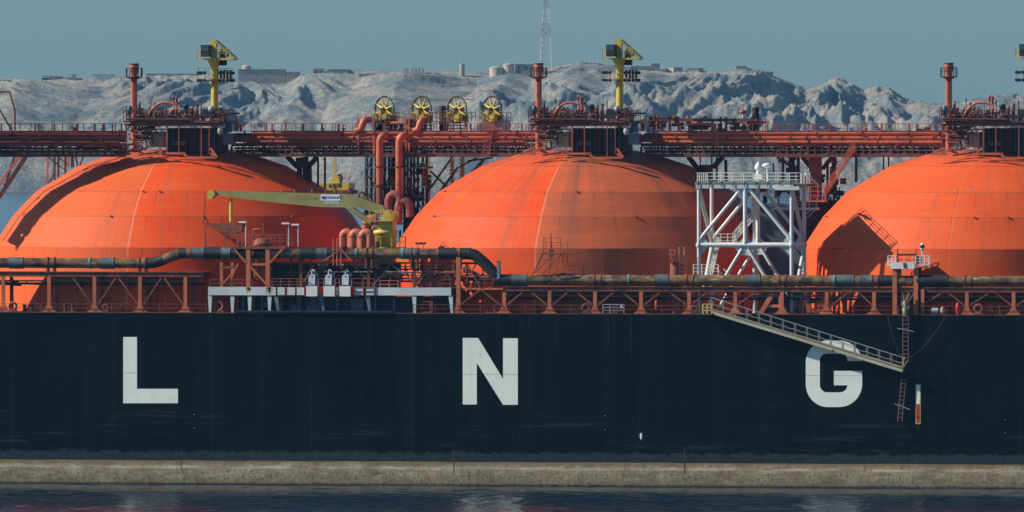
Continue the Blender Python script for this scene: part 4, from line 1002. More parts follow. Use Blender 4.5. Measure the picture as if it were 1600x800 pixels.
def bellows(xx, y0, y1, w, lb):
    p = at(xx, y1, 12.5); h = at(xx, y0, 12.5).z - p.z; r = w/2*S; pr = []; k = 10
    for i in range(k+1): pr += [(r*(1 if i % 2 else .86), h*i/k)]
    t = thing('hose_column', p, lb, 'hose column', 'dark wrapped hose columns on the bridge')
    MB().lathe(p, pr, 16).build('hose_wrap', M['black'], t); MB().lathe(p-UP*.3, [(r*1.15, 0), (r*1.15, .3)], 16).build('base_flange', M['redbrown'], t)
    MB().ring(p+UP*h, r*.85, .08, (0, 0, 1), 16, 6).build('top_ring', M['redbrown'], t)
bellows(691, 166, 204, 12, 'dark wrapped hose column standing between the second and third yellow wheels')
bellows(1183, 168, 204, 12.5, 'dark wrapped hose column at the right end of the raised pipe rack')

# pipe goosenecks on the bridge at the reels
for xx, y0, mid in ((562, 206, 'left'), (652, 206, 'right')):
    a = at(xx, 212, 10.8); q = MB()
    q.tube([at(xx-8, 205, 10.9), at(xx-2, 204, 10.9), at(xx+1, 201, 10.9), at(xx+3, 193, 10.9), at(xx+6, 188, 10.9), at(xx+12, 187, 11.4), at(xx+13, 187, 14)], .38, 14)
    solo('bridge_gooseneck', q, M['pipe'], a, 'stubby orange red gooseneck rising off the bridge, %s one below the yellow wheels' % mid, 'pipe', 'goosenecks rising off the bridge')
sf = thing('reel_platform', at(557, 205, 12), 'red railed platform with pipework carrying the two left yellow wheels', 'platform')
for xx in (558, 583, 633, 638): MB().box((bx(xx, 10.8)-.11, 10.7, bz(240)), (bx(xx, 10.8)+.11, 10.95, bz(185))).build('post', M['pipe'], sf)
MB().box((bx(556, 11), 10.9, bz(191)), (bx(706, 11), 13.5, bz(189.5))).build('floor', M['oxide'], sf)
MB().rail([(bx(557, 10.8), 10.85, bz(190)), (bx(706, 10.8), 10.85, bz(190))], .85, 2, .9, .024, .03).build('railing', M['rail'], sf)
MB().tube([(bx(609, 10.9), 10.9, bz(192)), (bx(634, 10.9), 10.9, bz(192))], .18, 8).build('pipe', M['pipe'], sf)
for i in range(26):
    x = bx(rnd.uniform(585, 645), 11.5); z = bz(rnd.uniform(192, 212)); q = MB(); q.box((x, 11.0, z), (x+rnd.uniform(.3, .9), 11.6, z+rnd.uniform(.3, .9))); q.build('machinery', M[rnd.choice(['black','oxide_dark','grey','redbrown','navy'])], sf)
# yellow wheels
def reel(px, lb, first=None):
    p = at(px, 171, 13.0)
    if first:
        c_ = copy_tree(first); c_.location = V((p.x, 13, first.location.z)); c_['label'] = lb; return c_
    t = thing('hose_reel_wheel', (p.x, 13, bz(190)), lb, 'wheel', 'yellow wheels on the pipe bridge')
    c0 = V((p.x, 13, bz(171))); ax = V((-.50, -.866, 0)).normalized(); ba = ax.orthogonal().normalized(); bb = ax.cross(ba)
    for s_, nm in ((.30, 'front'),):
        cc = c0 + ax*s_
        MB().ring(cc, 1.46, .07, ax, 36, 6).build('rim', M['black'], t)
        MB().ring(cc-ax*.10, 1.38, .06, ax, 36, 6).build('inner_rim', M['yellow'], t)
        MB().ring(cc, .62, .07, ax, 24, 6).build('hub_ring', M['black'], t)
        for k in range(8):
            e = ba*math.cos(k*math.pi/4+.39) + bb*math.sin(k*math.pi/4+.39)
            MB().tube([cc+e*.3, cc+e*1.36], [.15, .06], 6).build('spoke', M['yellow'], t)
        q = MB(); q.tube([cc-ax*.06, cc+ax*.06], .42, 18); q.build('hub_plate', M['yellow'], t)
    MB().tube([c0-ax*.75, c0+ax*.75], .20, 12).build('axle', M['black'], t)
    MB().tube([c0-ax*.38, c0+ax*.30], .46, 20).build('drum', M['yellow_dull'], t)
    for dz, dx in ((-.3, -.7), (-.55, .6), (-.9, -.45), (-1.0, .5)): MB().box(c0+V((dx-.2, -.5, dz-.25)), c0+V((dx+.2, .2, dz+.25))).build('gear_case', M['yellow' if dx < 0 else 'beige'], t)
    MB().box(c0+V((-.3, -1.3, -1.1)), c0+V((.1, -1.1, -.3))).build('motor_bracket', M['black'], t)
    q = MB(); c1 = c0 - UP*.72 + V((.15, -.75, 0)); q.lathe((c1.x, c1.y, c1.z-.6), [(.50, 0), (.55, .45), (.45, .8), (.15, .95)], 18); q.build('motor_housing', M['yellow'], t)
    for sx_ in (-1.05, .9): MB().box((c0.x+sx_-.2, 12.4, bz(191)), (c0.x+sx_+.2, 12.9, bz(178))).build('pedestal', M['yellow'], t)
    MB().tube([c1+V((0,-.1,-.1)), c1+V((0,-1.0,-.1))], .30, 14).build('gearbox', M['yellow'], t)
    MB().bar(c0+V((.3,0,1.15)), c0+V((1.7,0,1.05)), .07).build('brake_lever', M['oxide_dark'], t)
    MB().rail([(c0.x-1.9, 12.2, bz(190)), (c0.x-1.1, 12.2, bz(190))], 1.2, 2, .4, .03).build('left_guard', M['yellow_dull'], t)
    MB().rail([(c0.x+1.2, 12.2, bz(190)), (c0.x+2.1, 12.2, bz(190))], 1.0, 2, .4, .03).build('right_guard', M['oxide'], t)
    q = MB(); 
    for sx_ in (-1.1, -.4, .4, 1.1): q.bar((c0.x+sx_, 12.1, bz(205)), (c0.x+sx_*.9, 12.1, bz(190)), .16)
    for zz in (191, 196, 201): q.bar((c0.x-1.1, 12.1, bz(zz)), (c0.x+1.1, 12.1, bz(zz)), .12)
    q.build('stand', M['pipe'], t)
    return t
r0 = reel(602.5, 'yellow spoked wheel on the bridge, leftmost of the four')
reel(661, 'yellow spoked wheel left of the dark wrapped hose column, second from left', r0)
reel(716.5, 'yellow spoked wheel right of the dark wrapped hose column, third from left', r0)
reel(771.5, 'yellow spoked wheel on the bridge, rightmost of the four, nearest the middle dome', r0)
q = MB()
for dx in (0, 10): q.bar(at(754+dx, 243, 10.6), at(762+dx, 190, 10.6), .08)
for i in range(22): a = at(754+8*i/22, 243-53*i/22, 10.6); q.bar(a, a+V((.7,0,0)), .05)
solo('bridge_ladder', q, M['rail'], at(754, 243, 10.6), 'leaning red ladder up the bridge to the rightmost yellow wheel', 'ladder')

# ------------------------------------------------------------------ riser tower between left and middle domes
rt = thing('riser_tower', at(570, 388, 12), 'dark scaffold tower with landings around the two vertical riser pipes', 'scaffold tower')
def Z12(py): return at(600, py, 12).z
for xx, Y in ((571, 10.5), (572, 13.5), (586, 10.4), (607, 11.5), (616, 13.5), (631, 14), (641, 12), (646, 10.6), (652, 13.5), (660, 12), (579, 12), (600, 14), (612, 12.5), (636, 11), (666, 13)):
    MB().box((at(xx, 300, Y).x-.12, Y-.12, ZD), (at(xx, 300, Y).x+.12, Y+.12, Z12(243))).build('post', M[rnd.choice(['oxide_dark', 'black', 'redbrown'])], rt)
for py in (262, 292, 322, 350):
    MB().box((at(571, py, 10.3).x, 10.2, Z12(py)-.1), (at(664, py, 10.3).x, 14, Z12(py))).build('landing', M['grey'] if py < 300 else M['redbrown'], rt)
    MB().rail([(at(571, py, 10.3).x, 10.25, Z12(py)), (at(664, py, 10.3).x, 10.25, Z12(py))], 1.1, 2, 1.0, .025, .03).build('railing', M['oxide'] if py != 262 else M['grey'], rt)
for i in range(44):
    xx = rnd.uniform(572, 660); y0 = rnd.uniform(250, 350); Y = rnd.uniform(10.8, 14)
    MB().bar(at(xx, y0, Y), at(xx+rnd.choice([-1, 1])*rnd.uniform(8, 22), y0+rnd.uniform(18, 34), Y), .12).build('brace', M[rnd.choice(['oxide_dark', 'black', 'redbrown'])], rt)
for i in range(96):
    xx = rnd.uniform(576, 668); y0 = rnd.uniform(246, 385); Y = rnd.uniform(11, 15); p = at(xx, y0, Y); q = MB(); t = rnd.random()
    if t < .5: q.tube([p, p-UP*rnd.uniform(.6, 3)], rnd.uniform(.06, .22), 8)
    elif t < .75: q.box(p, p+V((rnd.uniform(.3, 1.2), .5, rnd.uniform(.2, .9))))
    else: q.lathe(p, [(.2, 0), (.2, .3), (.36, .3), (.36, .42), (.15, .42), (.15, .8)], 10)
    q.build('fitting', M[rnd.choice(['oxide_dark', 'black', 'redbrown', 'oxide', 'rust', 'yellow_dull' if rnd.random() < .5 else 'black'])], rt)
for xx, yb, lb in ((592, 290, 'thick orange red riser pipe dropping from the bridge, left of the two'), (622.5, 306, 'thick orange red riser pipe dropping from the bridge, right of the two')):
    Y = 9.9; a = at(xx, yb, Y); t = thing('riser_pipe', a, lb, 'riser pipe', 'thick riser pipes between the domes')
    pts = [a, at(xx, 224, Y), at(xx+.4, 219, Y), at(xx+2.5, 214.5, Y), at(xx+6, 212, Y+.1), at(xx+10, 211.5, Y+.8), at(xx+12, 211.5, Y+3)]
    MB().tube(pts, .40, 16).build('pipe', M['pipe'], t); MB().tube([at(xx, yb+46, Y), a], .38, 16).build('lower_pipe', M['rust'], t)
    MB().lathe(a-UP*.1, [(.52, 0), (.52, .2)], 16).build('flange', M['redbrown'], t)
    z = at(xx, 262, Y); MB().lathe(z, [(.50, 0), (.50, .14)], 16).build('flange', M['redbrown'], t)
for xx, yy, lb in ((606, 303, 'rusty return bend in the scaffold tower, upper left of the two'), (621, 314, 'darker return bend beside the dome edge, lower right of the two')):
    q = MB(); q.tube([at(xx, yy+36, 9), at(xx, yy+11, 9), at(xx+2, yy+5, 9), at(xx+7, yy+1, 9), at(xx+14, yy+2, 9), at(xx+18, yy+8, 9), at(xx+18.5, yy+26, 9)], .48, 14)
    solo('return_bend', q, M['rust'], at(xx, yy+36, 9), lb, 'pipe', 'return bends in the scaffold tower')
for xx, w_, y0, y1, lb in ((668, 6, 236, 330, 'dull yellow upright column left of the open gap under the bridge'), (706, 5, 244, 300, 'dull yellow lattice post, left of the two near the middle dome'), (722, 6, 244, 290, 'dull yellow post, right of the two near the middle dome')):
    Y = 30; p = at(xx, y1, Y); t = thing('yellow_post', (p.x, Y, ZD), lb, 'post', 'dull yellow posts beyond the bridge')
    hw = w_/2*S
    MB().box((p.x-hw, Y-hw, ZD), (p.x+hw, Y+hw, at(xx, y0, Y).z)).build('shaft', M['yellow_dull'], t)
    q = MB()
    for i in range(8): q.bar((p.x-hw*1.6, Y-hw*1.4, at(xx, y1-4-i*6, Y).z), (p.x+hw*1.6, Y-hw*1.4, at(xx, y1-8-i*6, Y).z), .12)
    q.build('lacing', M['redbrown'], t)
# bridge trestles
def trestle(lb, bars, Y, w=.3, mt='oxide_dark', grp='trestles under the pipe bridge'):
    x0, y0 = bars[0][0], bars[0][1]; t = thing('bridge_trestle', at(bars[0][2], bars[0][3], Y), lb, 'trestle', grp)
    for b_ in bars:
        ww = b_[4] if len(b_) > 4 else w
        MB().bar(at(b_[0], b_[1], Y), at(b_[2], b_[3], Y), ww).build('leg' if abs(b_[3]-b_[1]) > abs(b_[2]-b_[0]) else 'tie', M[b_[5] if len(b_) > 5 else mt], t)
trestle('dark splayed trestle legs under the bridge at the far left edge', [(18,245,2,296,.2),(36,245,-12,318,.4),(27,243,-8,292,.25,'pipe'),(0,288,10,290,.15)], 13)
trestle('cluster of dark slim trestle posts under the bridge against the blue hills at left', [(70,245,70,290,.2,'pipe'),(81,245,81,290,.2),(87,245,87,290,.2),(98,245,98,275,.2),(102,245,102,262,.2,'orange_frame'),(109,245,109,262),(72,246,100,268,.12),(86,246,104,258,.12),(82,266,72,290,.12),(114,245,118,262,.15),(126,245,120,262,.15)], 13)
trestle('dark funnel shaped trestle under the bridge right of the left dome', [(447,245,463,262,.5),(494,245,479,262,.5),(466,258,466,300,.5),(475,258,475,300,.5),(470,246,471,262,1.2),(481,258,482,300,.5),(495,246,495,310,.2),(506,246,506,310,.2)], 14)
trestle('dark crossed trestle between the scaffold tower and the middle dome', [(672,268,705,300,.2),(715,262,665,330,.25),(708,243,668,300,.2),(755,250,705,310,.3),(745,247,716,262,.18),(770,247,730,252,.18),(664,338,700,290,.18),(690,312,672,330,.25)], 13, .2, 'redbrown')
trestle('dark trestle posts under the bridge left of the white tower top', [(1077,245,1095,268,.5),(1132,245,1116,262,.5),(1100,258,1100,300,.7),(1110,258,1110,300,.7,'redbrown'),(1122,246,1122,310,.2),(1136,250,1137,310,.3),(1096,240,1096,262,.15,'pipe'),(1114,240,1114,262,.15,'pipe')], 14)
trestle('thick red brown trestle column behind the white tower and stairs', [(1277,225,1277,315,1.2,'rust'),(1256,246,1270,262,.4),(1303,246,1290,262,.4),(1242,246,1242,320,.3),(1250,246,1250,320,.3),(1296,250,1296,318,.25),(1306,246,1306,318,.25),(1217,246,1240,262,.2),(1341,246,1341,285,.25),(1310,262,1300,300,.2),(1226,246,1226,290,.25)], 14)
trestle('pair of thin trestle posts near the right dome', [(1392,245,1392,262,.15),(1384,245,1384,268,.15)], 14)
q = thing('bridge_machinery', at(1195, 300, 15), 'dark pipework and machinery cluster under the bridge right of the white tower top', 'machinery')
for i in range(70):
    xx = rnd.uniform(1196, 1316); y0 = rnd.uniform(246, 315); Y = rnd.uniform(13, 18); p = at(xx, y0, Y); m_ = MB(); t = rnd.random()
    if t < .5: m_.tube([p, p-UP*rnd.uniform(.6, 2.5)], rnd.uniform(.05, .18), 8)
    elif t < .75: m_.box(p, p+V((rnd.uniform(.3, 1.2), .5, rnd.uniform(.2, .7))))
    else: m_.lathe(p, [(.2, 0), (.2, .3), (.36, .3), (.36, .42), (.15, .42), (.15, .8)], 10)
    m_.build('fitting', M[rnd.choice(['oxide_dark', 'black', 'redbrown', 'oxide', 'black'])], q)

for o in set(bpy.data.objects) - before_bridge:
    if o.parent is None: o.location += VD*(10/math.cos(PHI))      # all of it stands on the centreline bridge
# ------------------------------------------------------------------ structures on the dome caps
YT = 17.0
def T(px, py, Y=YT): return at(px+631, py, Y)      # measured on the left cap, built on the middle one
def cap_platform():
    p0 = T(270, 240); root = thing('cap_platform', (p0.x, YT, p0.z), '', 'platform', 'machinery platforms on the dome caps')
    Yf, Yb_ = YT-3.0, YT+5.0
    def B(x0, y0, x1, y1, Ya, Yb, nm, mt): return MB().box((T(x0, 0, Ya).x, Ya, T(0, y1, Ya).z), (T(x1, 0, Ya).x, Yb, T(0, y0, Ya).z)).build(nm, M[mt], root)
    B(194, 188.5, 345, 191.5, Yf, Yb_, 'upper_deck', 'grime'); B(196, 193, 352, 197, Yf+.3, Yf+.7, 'long_beam', 'rust')
    B(205, 191.6, 345, 193.4, Yf+.4, Yb_-.2, 'deck_frame', 'oxide_dark'); B(208, 201, 262, 203, Yf+.5, Yf+.7, 'cross_beam', 'rust')
    for xx, w_, yb in ((199, 1.7, 241), (208, 1.2, 237), (263, 2.4, 243), (282, 1.6, 244), (317.5, 1.6, 246), (330, 1.4, 241), (345, 1.2, 240), (222, 1.0, 236), (229, 1.0, 236), (300, 1.2, 240)):
        Y = Yf+.1 if w_ > 1.3 else Yf+2.2; B(xx-w_/2, 193, xx+w_/2, yb, Y, Y+w_*S*1.3, 'column', 'rust' if w_ > 1.3 else 'grime')
    B(262, 200, 344, 238, YT+.2, YT+4.6, 'machinery_room', 'black')
    for xx in (270, 291, 305, 312, 324, 336): B(xx, 200, xx+2, 237, YT-.1, YT+.15, 'room_pillar', 'redbrown' if xx % 2 else 'steelblue')
    for xx in (276, 287.5):
        q = T(xx, 224, YT-.4); MB().ring(q, .17, .05, (0, 1, 0), 18, 6).build('porthole', M['greylight'], root)
    c_ = B(236.5, 206, 257, 230, YT-1.6, YT+.5, 'electrical_cabinet', 'beige')
    for (x0, y0, x1, y1) in ((240, 209, 242, 214), (247, 208, 250, 210), (251, 211, 255, 213), (239, 218, 242, 226)): B(x0, y0, x1, y1, YT-1.64, YT-1.61, 'cabinet_panel', 'redbrown')
    B(246.5, 206.5, 247, 229.5, YT-1.63, YT-1.60, 'cabinet_seam', 'black')
    # foot frames spread on the cap
    for pts in ([(181,240.5),(206,240.5)], [(186,237,),(203,231)], [(200,238),(222,228)], [(246,240),(293,240)], [(252,230),(255,240)], [(289,240),(296,246)], [(293,246.5),(341,246.5)], [(340,246),(333,240)], [(333,232),(343,246)]):
        (xa, ya), (xb, yb) = pts; Y = YT-3.4
        a, b_ = T(xa, ya, Y), T(xb, yb, Y); MB().bar(a, b_, .24).build('foot_beam', M['pipe'], root)
    # top clutter: pipes, valves, motor
    Yp = YT-2.0
    MB().tube([T(234, 184, Yp), T(236, 176, Yp), T(242, 168, Yp), T(250, 162, Yp), T(258, 160, Yp), T(268, 161, Yp), T(275, 164, Yp)], .14, 10).build('curved_pipe', M['pipe'], root)
    for xx, y0, w_, mt in ((237, 153, 1.2, 'oxide'), (273, 148, 2.4, 'pipe'), (278, 150, 3.0, 'rust'), (283, 156, 2.2, 'pipe'), (265, 155, 1.0, 'oxide'), (311, 161, 2.6, 'redbrown'), (251, 166, 1.4, 'oxide'), (224, 168, 3.0, 'pipe'), (214, 164, 2.0, 'redbrown'), (245, 160, 1.0, 'oxide_dark')):
        q = T(xx, 189, Yp+1); h = T(xx, y0, Yp+1).z-q.z; r = w_/2*S
        MB().lathe(q, [(r, 0), (r, h*.4), (r*1.6, h*.4), (r*1.6, h*.48), (r, h*.48), (r, h*.88), (r*1.7, h*.88), (r*1.7, h*.94), (r*.5, h)], 10).build('valve_stem', M[mt], root)
    q = T(293, 184, Yp+.5); MB().lathe(q, [(.40, 0), (.40, .2), (.33, .25), (.33, 1.2), (.40, 1.25), (.36, 1.45), (.1, 1.5)], 16).build('motor', M['navy'], root)
    q = T(204, 172, Yp); MB().lathe(q-UP*.8, [(.2, 0), (.2, .5), (.3, .5), (.3, 1.1), (.14, 1.3)], 12).build('motor', M['steelblue'], root)
    B(316, 171, 343, 182, Yp, Yp+2, 'dark_housing', 'navy'); B(343, 175, 349, 189, Yp, Yp+1, 'pipe_bend', 'pipe')
    q = T(333, 171, Yp-.2); MB().lathe(q-UP*.3, [(.12, 0), (.34, .2), (.34, .5), (.12, .7)], 12).build('valve_body', M['greylight'], root)
    q = T(347.5, 205, Yp-.5); MB().lathe(q-UP*.4, [(.12, 0), (.30, .2), (.33, .6), (.2, .8)], 12).build('valve_body', M['greylight'], root)
    q = T(360, 207, YT-1); MB().lathe(q, [(.38, 0), (.40, .3), (.40, .75), (.3, 1.0), (.05, 1.1)], 16).build('blue_barrel', M['steelblue'], root)
    B(351, 208, 366, 226, YT-1.2, YT+.5, 'grey_box', 'grey')
    MB().tube([T(364, 216, YT), T(404, 217, YT)], .38, 12).build('duct', M['redbrown'], root)
    rr = random.Random(5)
    for i in range(98):
        xx = rr.uniform(198, 350); y0 = rr.uniform(175, 188) if i < 78 else rr.uniform(197, 225); Y = rr.uniform(Yf+.3, YT+2); p = T(xx, y0, Y); q = MB(); t = rr.random()
        if i >= 70 and xx > 236: p = T(198+(xx-236)*.32, y0, Y)
        if t < .3: q.tube([p, p+V((rr.uniform(.4, 2.2), 0, 0))], rr.uniform(.05, .15), 8)
        elif t < .5: q.tube([p, p+V((.25, 0, .35)), p+V((.9, 0, .4)), p+V((1.1, 0, -.3))], rr.uniform(.06, .13), 8)
        elif t < .7: q.box(p, p+V((rr.uniform(.2, .7), .4, rr.uniform(.2, .6))))
        else: q.lathe(p, [(.12, 0), (.12, .2), (.24, .2), (.24, .28), (.1, .28), (.1, .55), (.2, .55), (.2, .6)], 8)
        q.build('fitting', M[rr.choice(['grime', 'grime', 'redbrown', 'redbrown', 'pipe', 'oxide_dark', 'black', 'black', 'rust', 'grime', 'grey' if rr.random() < .3 else 'oxide'])], root)
    for i in range(60):
        xx = rr.uniform(198, 348); Y = rr.uniform(Yf+.2, YT+1); p = T(xx, 188.5, Y); h = rr.uniform(.6, 1.6)*(1.4 if rr.random() < .15 else 1)
        MB().bar(p, p+UP*h, rr.uniform(.06, .14)).build('standpipe', M[rr.choice(['grime', 'black', 'redbrown', 'rust', 'oxide'])], root)
    for i in range(26):
        xx = rr.uniform(200, 330); Y = rr.uniform(Yf+.6, YT+1); p = T(xx, rr.uniform(198, 236), Y)
        if xx > 232: p = T(200+(xx-232)*.3, rr.uniform(198, 236), Y)
        MB().tube([p, p+V((rr.uniform(.3, 1.2), 0, 0)), p+V((rr.uniform(1.2, 1.6), 0, rr.uniform(-.6, .6)))], rr.uniform(.05, .12), 6).build('small_pipe', M[rr.choice(['grime', 'black', 'rust', 'oxide'])], root)
    z = T(0, 188.4, Yf).z
    MB().rail([(T(195, 0, Yf).x, Yf, z), (T(345, 0, Yf).x, Yf, z), (T(345, 0, Yf).x, Yb_, z)], 1.15, 2, .85, .024, .034).build('front_railing', M['grime'], root)
    MB().rail([(T(195, 0, Yf).x, Yf, z), (T(195, 0, Yf).x, Yb_, z), (T(345, 0, Yf).x, Yb_, z)], 1.15, 2, 1.2, .024, .034).build('back_railing', M['redbrown'], root)
    for xx in (347, 354, 357): B(xx-.6, 171, xx+.6, 190, Yf+1, Yf+1.15, 'tall_stanchion', 'redbrown')
    MB().tube([T(200, 186, Yf-.1), T(300, 187, Yf-.1)], .13, 8).build('edge_pipe', M['oxide_dark'], root)
    B(370, 187, 376, 204, YT-1, YT-.8, 'tall_stanchion', 'oxide')
    return root
cp = cap_platform()
def vent_mast():
    Y = YT-.5; p = T(210.5, 235, Y); root = thing('vent_mast', p, '', 'vent mast', 'orange vent masts on the dome caps')
    zz = lambda py: T(210, py, Y).z - p.z
    MB().lathe(p, [(.35, 0), (.35, zz(170)), (.36, zz(125)), (.36, zz(121))], 20).build('pipe', M['pipe'], root)
    MB().lathe(p+UP*zz(121), [(.37, 0), (.37, .4), (.50, .95), (.54, 1.1), (.54, 1.30), (.50, 1.38), (.50, 1.52)], 20).build('flared_head', M['pipe'], root)
    MB().lathe(p+UP*(zz(121)+1.46), [(.56, 0), (.56, .12), (.40, .13)], 20).build('mouth_rim', M['black'], root)
    MB().lathe(p+UP*zz(124), [(.30, 0), (.9, .22), (.92, .30)], 20).build('cage_floor', M['oxide'], root)
    q = MB(); rp = [(p.x+.92*math.cos(R(t)), Y+.92*math.sin(R(t)), T(210, 121, Y).z) for t in range(0, 361, 45)]
    q.rail(rp, 1.05, 1, .8, .035, .04); q.build('cage', M['oxide_dark'], root)
    MB().ladder(p+V((.1, -.45, zz(170))), p+V((.1, -.42, zz(122))), .3).build('ladder', M['oxide'], root)
    q = MB(); q.lathe(p+UP*zz(172), [(.48, 0), (.48, .15)], 16); q.build('flange', M['redbrown'], root)
    return root
vm = vent_mast()
def mast_crane():
    Y = YT+.5; p = T(337.5, 200, Y); root = thing('mast_crane', p, '', 'crane', 'slim yellow mast cranes on the dome caps')
    zz = lambda py: T(337, py, Y).z - p.z
    MB().lathe(p, [(.40, 0), (.40, zz(126))], 20).build('lower_post', M['yellow'], root)
    MB().lathe(p+UP*zz(126), [(.40, 0), (.42, zz(104)-zz(126)), (.74, zz(96)-zz(126)), (.78, zz(92)-zz(126))], 20).build('upper_post', M['yellow'], root)
    for yy in (186, 172): MB().lathe(p+UP*zz(yy), [(.5, 0), (.5, .12)], 16).build('collar', M['redbrown'], root)
    def B(x0, y0, x1, y1, Ya, Yb, nm, mt, par=root): return MB().box((T(x0, 0, Y).x, Ya, T(0, y1, Y).z), (T(x1, 0, Y).x, Yb, T(0, y0, Y).z)).build(nm, M[mt], par)
    B(313.5, 91, 371, 93.5, Y-1.1, Y+1.1, 'top_deck', 'yellow')
    MB().box((T(332, 0, Y).x, Y-.35, T(0, 92, Y).z), (T(341, 0, Y).x, Y+.35, T(0, 62.5, Y).z)).build('head_post', M['yellow'], root)
    ms = MB()
    for yy_ in (-.3, .3):
        a = lambda x, y: T(x, y, Y)+V((0, yy_, 0)); ms.bar(a(340, 63), a(371, 91), .24); ms.bar(a(339, 92), a(370, 92), .26); ms.bar(a(349, 74), a(347, 91), .12); ms.bar(a(358, 81), a(352, 91), .12)
    ms.build('jib', M['yellow_dull'], root)
    cb_ = B(320.5, 70, 334, 88.5, Y-1.45, Y+.3, 'operator_cab', 'black'); B(321.5, 71.5, 333, 79, Y-1.48, Y-1.453, 'cab_window', 'steelblue', root)
    MB().rail([(T(313.5, 0, Y).x, Y-1.05, T(0, 91, Y).z), (T(360, 0, Y).x, Y-1.05, T(0, 91, Y).z)], 1.1, 2, .9, .025, .03).build('top_railing', M['yellow'], root)
    MB().rail([(T(313.5, 0, Y).x, Y-1.05, T(0, 91, Y).z), (T(313.5, 0, Y).x, Y+1.05, T(0, 91, Y).z), (T(360, 0, Y).x, Y+1.05, T(0, 91, Y).z)], 1.1, 2, .9, .025, .03).build('back_railing', M['yellow'], root)
    q = T(350, 97, Y); q2 = MB(); q2.tube([q-V((.45, 0, 0)), q+V((.45, 0, 0))], .34, 14); q2.box(q+V((-.5, -.3, .1)), q+V((.35, .3, .35))); q2.build('winch', M['black'], root)
    for xx, yy in ((345, 84), (351, 86), (347, 89), (354, 88)):
        q = T(xx, yy, Y-.2); MB().box(q, q+V((.35, .3, .4))).build('winch_part', M['redbrown'], root)
    MB().lathe(p+UP*zz(126), [(.5, 0), (1.3, .08), (1.3, .2)], 20).build('ring_deck', M['yellow'], root)
    B(314, 123, 368, 125, Y-.7, Y+.7, 'light_deck', 'yellow'); zr2 = T(0, 123, Y).z
    MB().rail([(T(314, 0, Y).x, Y-.7, zr2), (T(368, 0, Y).x, Y-.7, zr2)], 1.15, 2, .75, .025, .035).build('light_railing', M['yellow_dull'], root)
    for k, xx in enumerate((313.5, 318, 323.5, 346, 352, 358.5, 364, 367.5)):
        for yy in (112.5, 124.5):
            q = T(xx, yy, Y-.95); q2 = MB(); q2.tube([q, q+V((-.06 if xx < 330 else .06, -.3, -.08))], [.12, .19], 12); q2.build('floodlight', M['navy'], root)
    for xx in (347, 352, 357, 362):
        B(xx, 109, xx+2.4, 123, Y-.3, Y+.1, 'light_bracket', 'black')
    return root
mc = mast_crane()
cp['label'] = 'red pipe filled machinery platform on top of the middle dome'
vm['label'] = 'orange vent mast with railed cage rising from the middle dome cap'
mc['label'] = 'yellow mast crane with dark cab on the middle dome cap, right of the lattice mast'
for k, nm in ((-1, 'left'), (1, 'right')):
    for o, lb in ((cp, 'red pipe filled machinery platform on top of the %s dome' % nm), (vm, 'orange vent mast with railed cage rising from the %s dome cap' % nm), (mc, 'yellow mast crane with dark cab on the left dome cap' if k < 0 else 'yellow mast crane half cut off by the right edge of the photo')):
        c_ = copy_tree(o); c_.location.x += (TC[0]-TC[1]) if k < 0 else (TC[2]-TC[1]); c_['label'] = lb
        if k > 0 and o is mc: c_.location.x += .22
# the bridge and platform continue over the tank left of the photograph
# ------------------------------------------------------------------ white tower
tw = thing('white_tower', at(1092, 489, 1.6), 'tall white tubular tower with braced legs and railed top platform between two domes', 'tower')
Y0, Y1 = 1.6, 8.2
sh = lambda Y: 0
def W(px, py, Y=Y0): return at(px, py, Y)
x0, x1 = W(1092, 300).x, W(1237, 300).x
zT = W(1165, 288).z; zM = W(1165, 383).z
for xx, Y, r in ((x0, Y0, .20), (x0, Y1, .20), (x1, Y0, .21), (x1, Y1, .22)):
    MB().tube([(xx, Y, ZD+.03), (xx, Y, zT)], r, 16).build('leg', M['tower_white'], tw)
    MB().lathe((xx, Y, zM), [(.30, -.2), (.36, 0), (.30, .2)], 14).build('leg_joint', M['whitegrey'], tw)
xm = (x0+x1)/2
MB().tube([(xm, Y0, zM), (xm, Y0, zT)], .24, 14).build('middle_post', M['tower_white'], tw)
MB().tube([(xm, Y1, zM), (xm, Y1, zT)], .24, 14).build('middle_post', M['tower_white'], tw)
for Y in (Y0, Y1):
    MB().tube([(x0, Y, zM), (x1, Y, zM)], .25, 14).build('ring_beam', M['tower_white'], tw)
    for s_, xl in ((-1, x0), (1, x1)):
        MB().tube([(xl, Y, zM+.5), (xm+s_*.45, Y, zT-.5)], .19, 14).build('brace', M['tower_white'], tw)
        MB().tube([(xm+s_*.35, Y, zM-.4), (xm+s_*4.6, Y, ZD+.2)], .19, 14).build('lower_brace', M['tower_white'], tw)
        q = MB(); q.prism([(xl, zM-1.3), (xl-s_*1.0, zM-.25), (xl-s_*1.0, zM+.25), (xl-s_*.2, zM+1.5), (xl, zM+1.5)], Y-.05, Y+.05); q.build('gusset', M['whitegrey'], tw)
    MB().prism([(xm-1.3, zT), (xm+1.3, zT), (xm+.5, zT-.9), (xm-.5, zT-.9)], Y-.05, Y+.05).build('gusset', M['whitegrey'], tw); q = MB(); q.prism([(xm-1.4, zM), (xm+1.4, zM), (xm+.5, zM-1.1), (xm-.5, zM-1.1)], Y-.053, Y+.053); q.prism([(xm-1.0, zM), (xm+1.0, zM), (xm, zM+1.0)], Y-.056, Y+.056)
    q.build('gusset', M['whitegrey'], tw)
for xl in (x0, x1):
    MB().tube([(xl, Y0, zM), (xl, Y1, zM)], .22, 12).build('side_beam', M['tower_white'], tw)
    MB().tube([(xl, Y0, zT-.4), (xl, Y1, zM+.3)], .22, 12).build('side_brace', M['whitegrey'], tw)
    MB().tube([(xl, Y1, zM-.3), (xl, Y0+.4, ZD+.3)], .22, 12).build('side_brace', M['whitegrey'], tw)
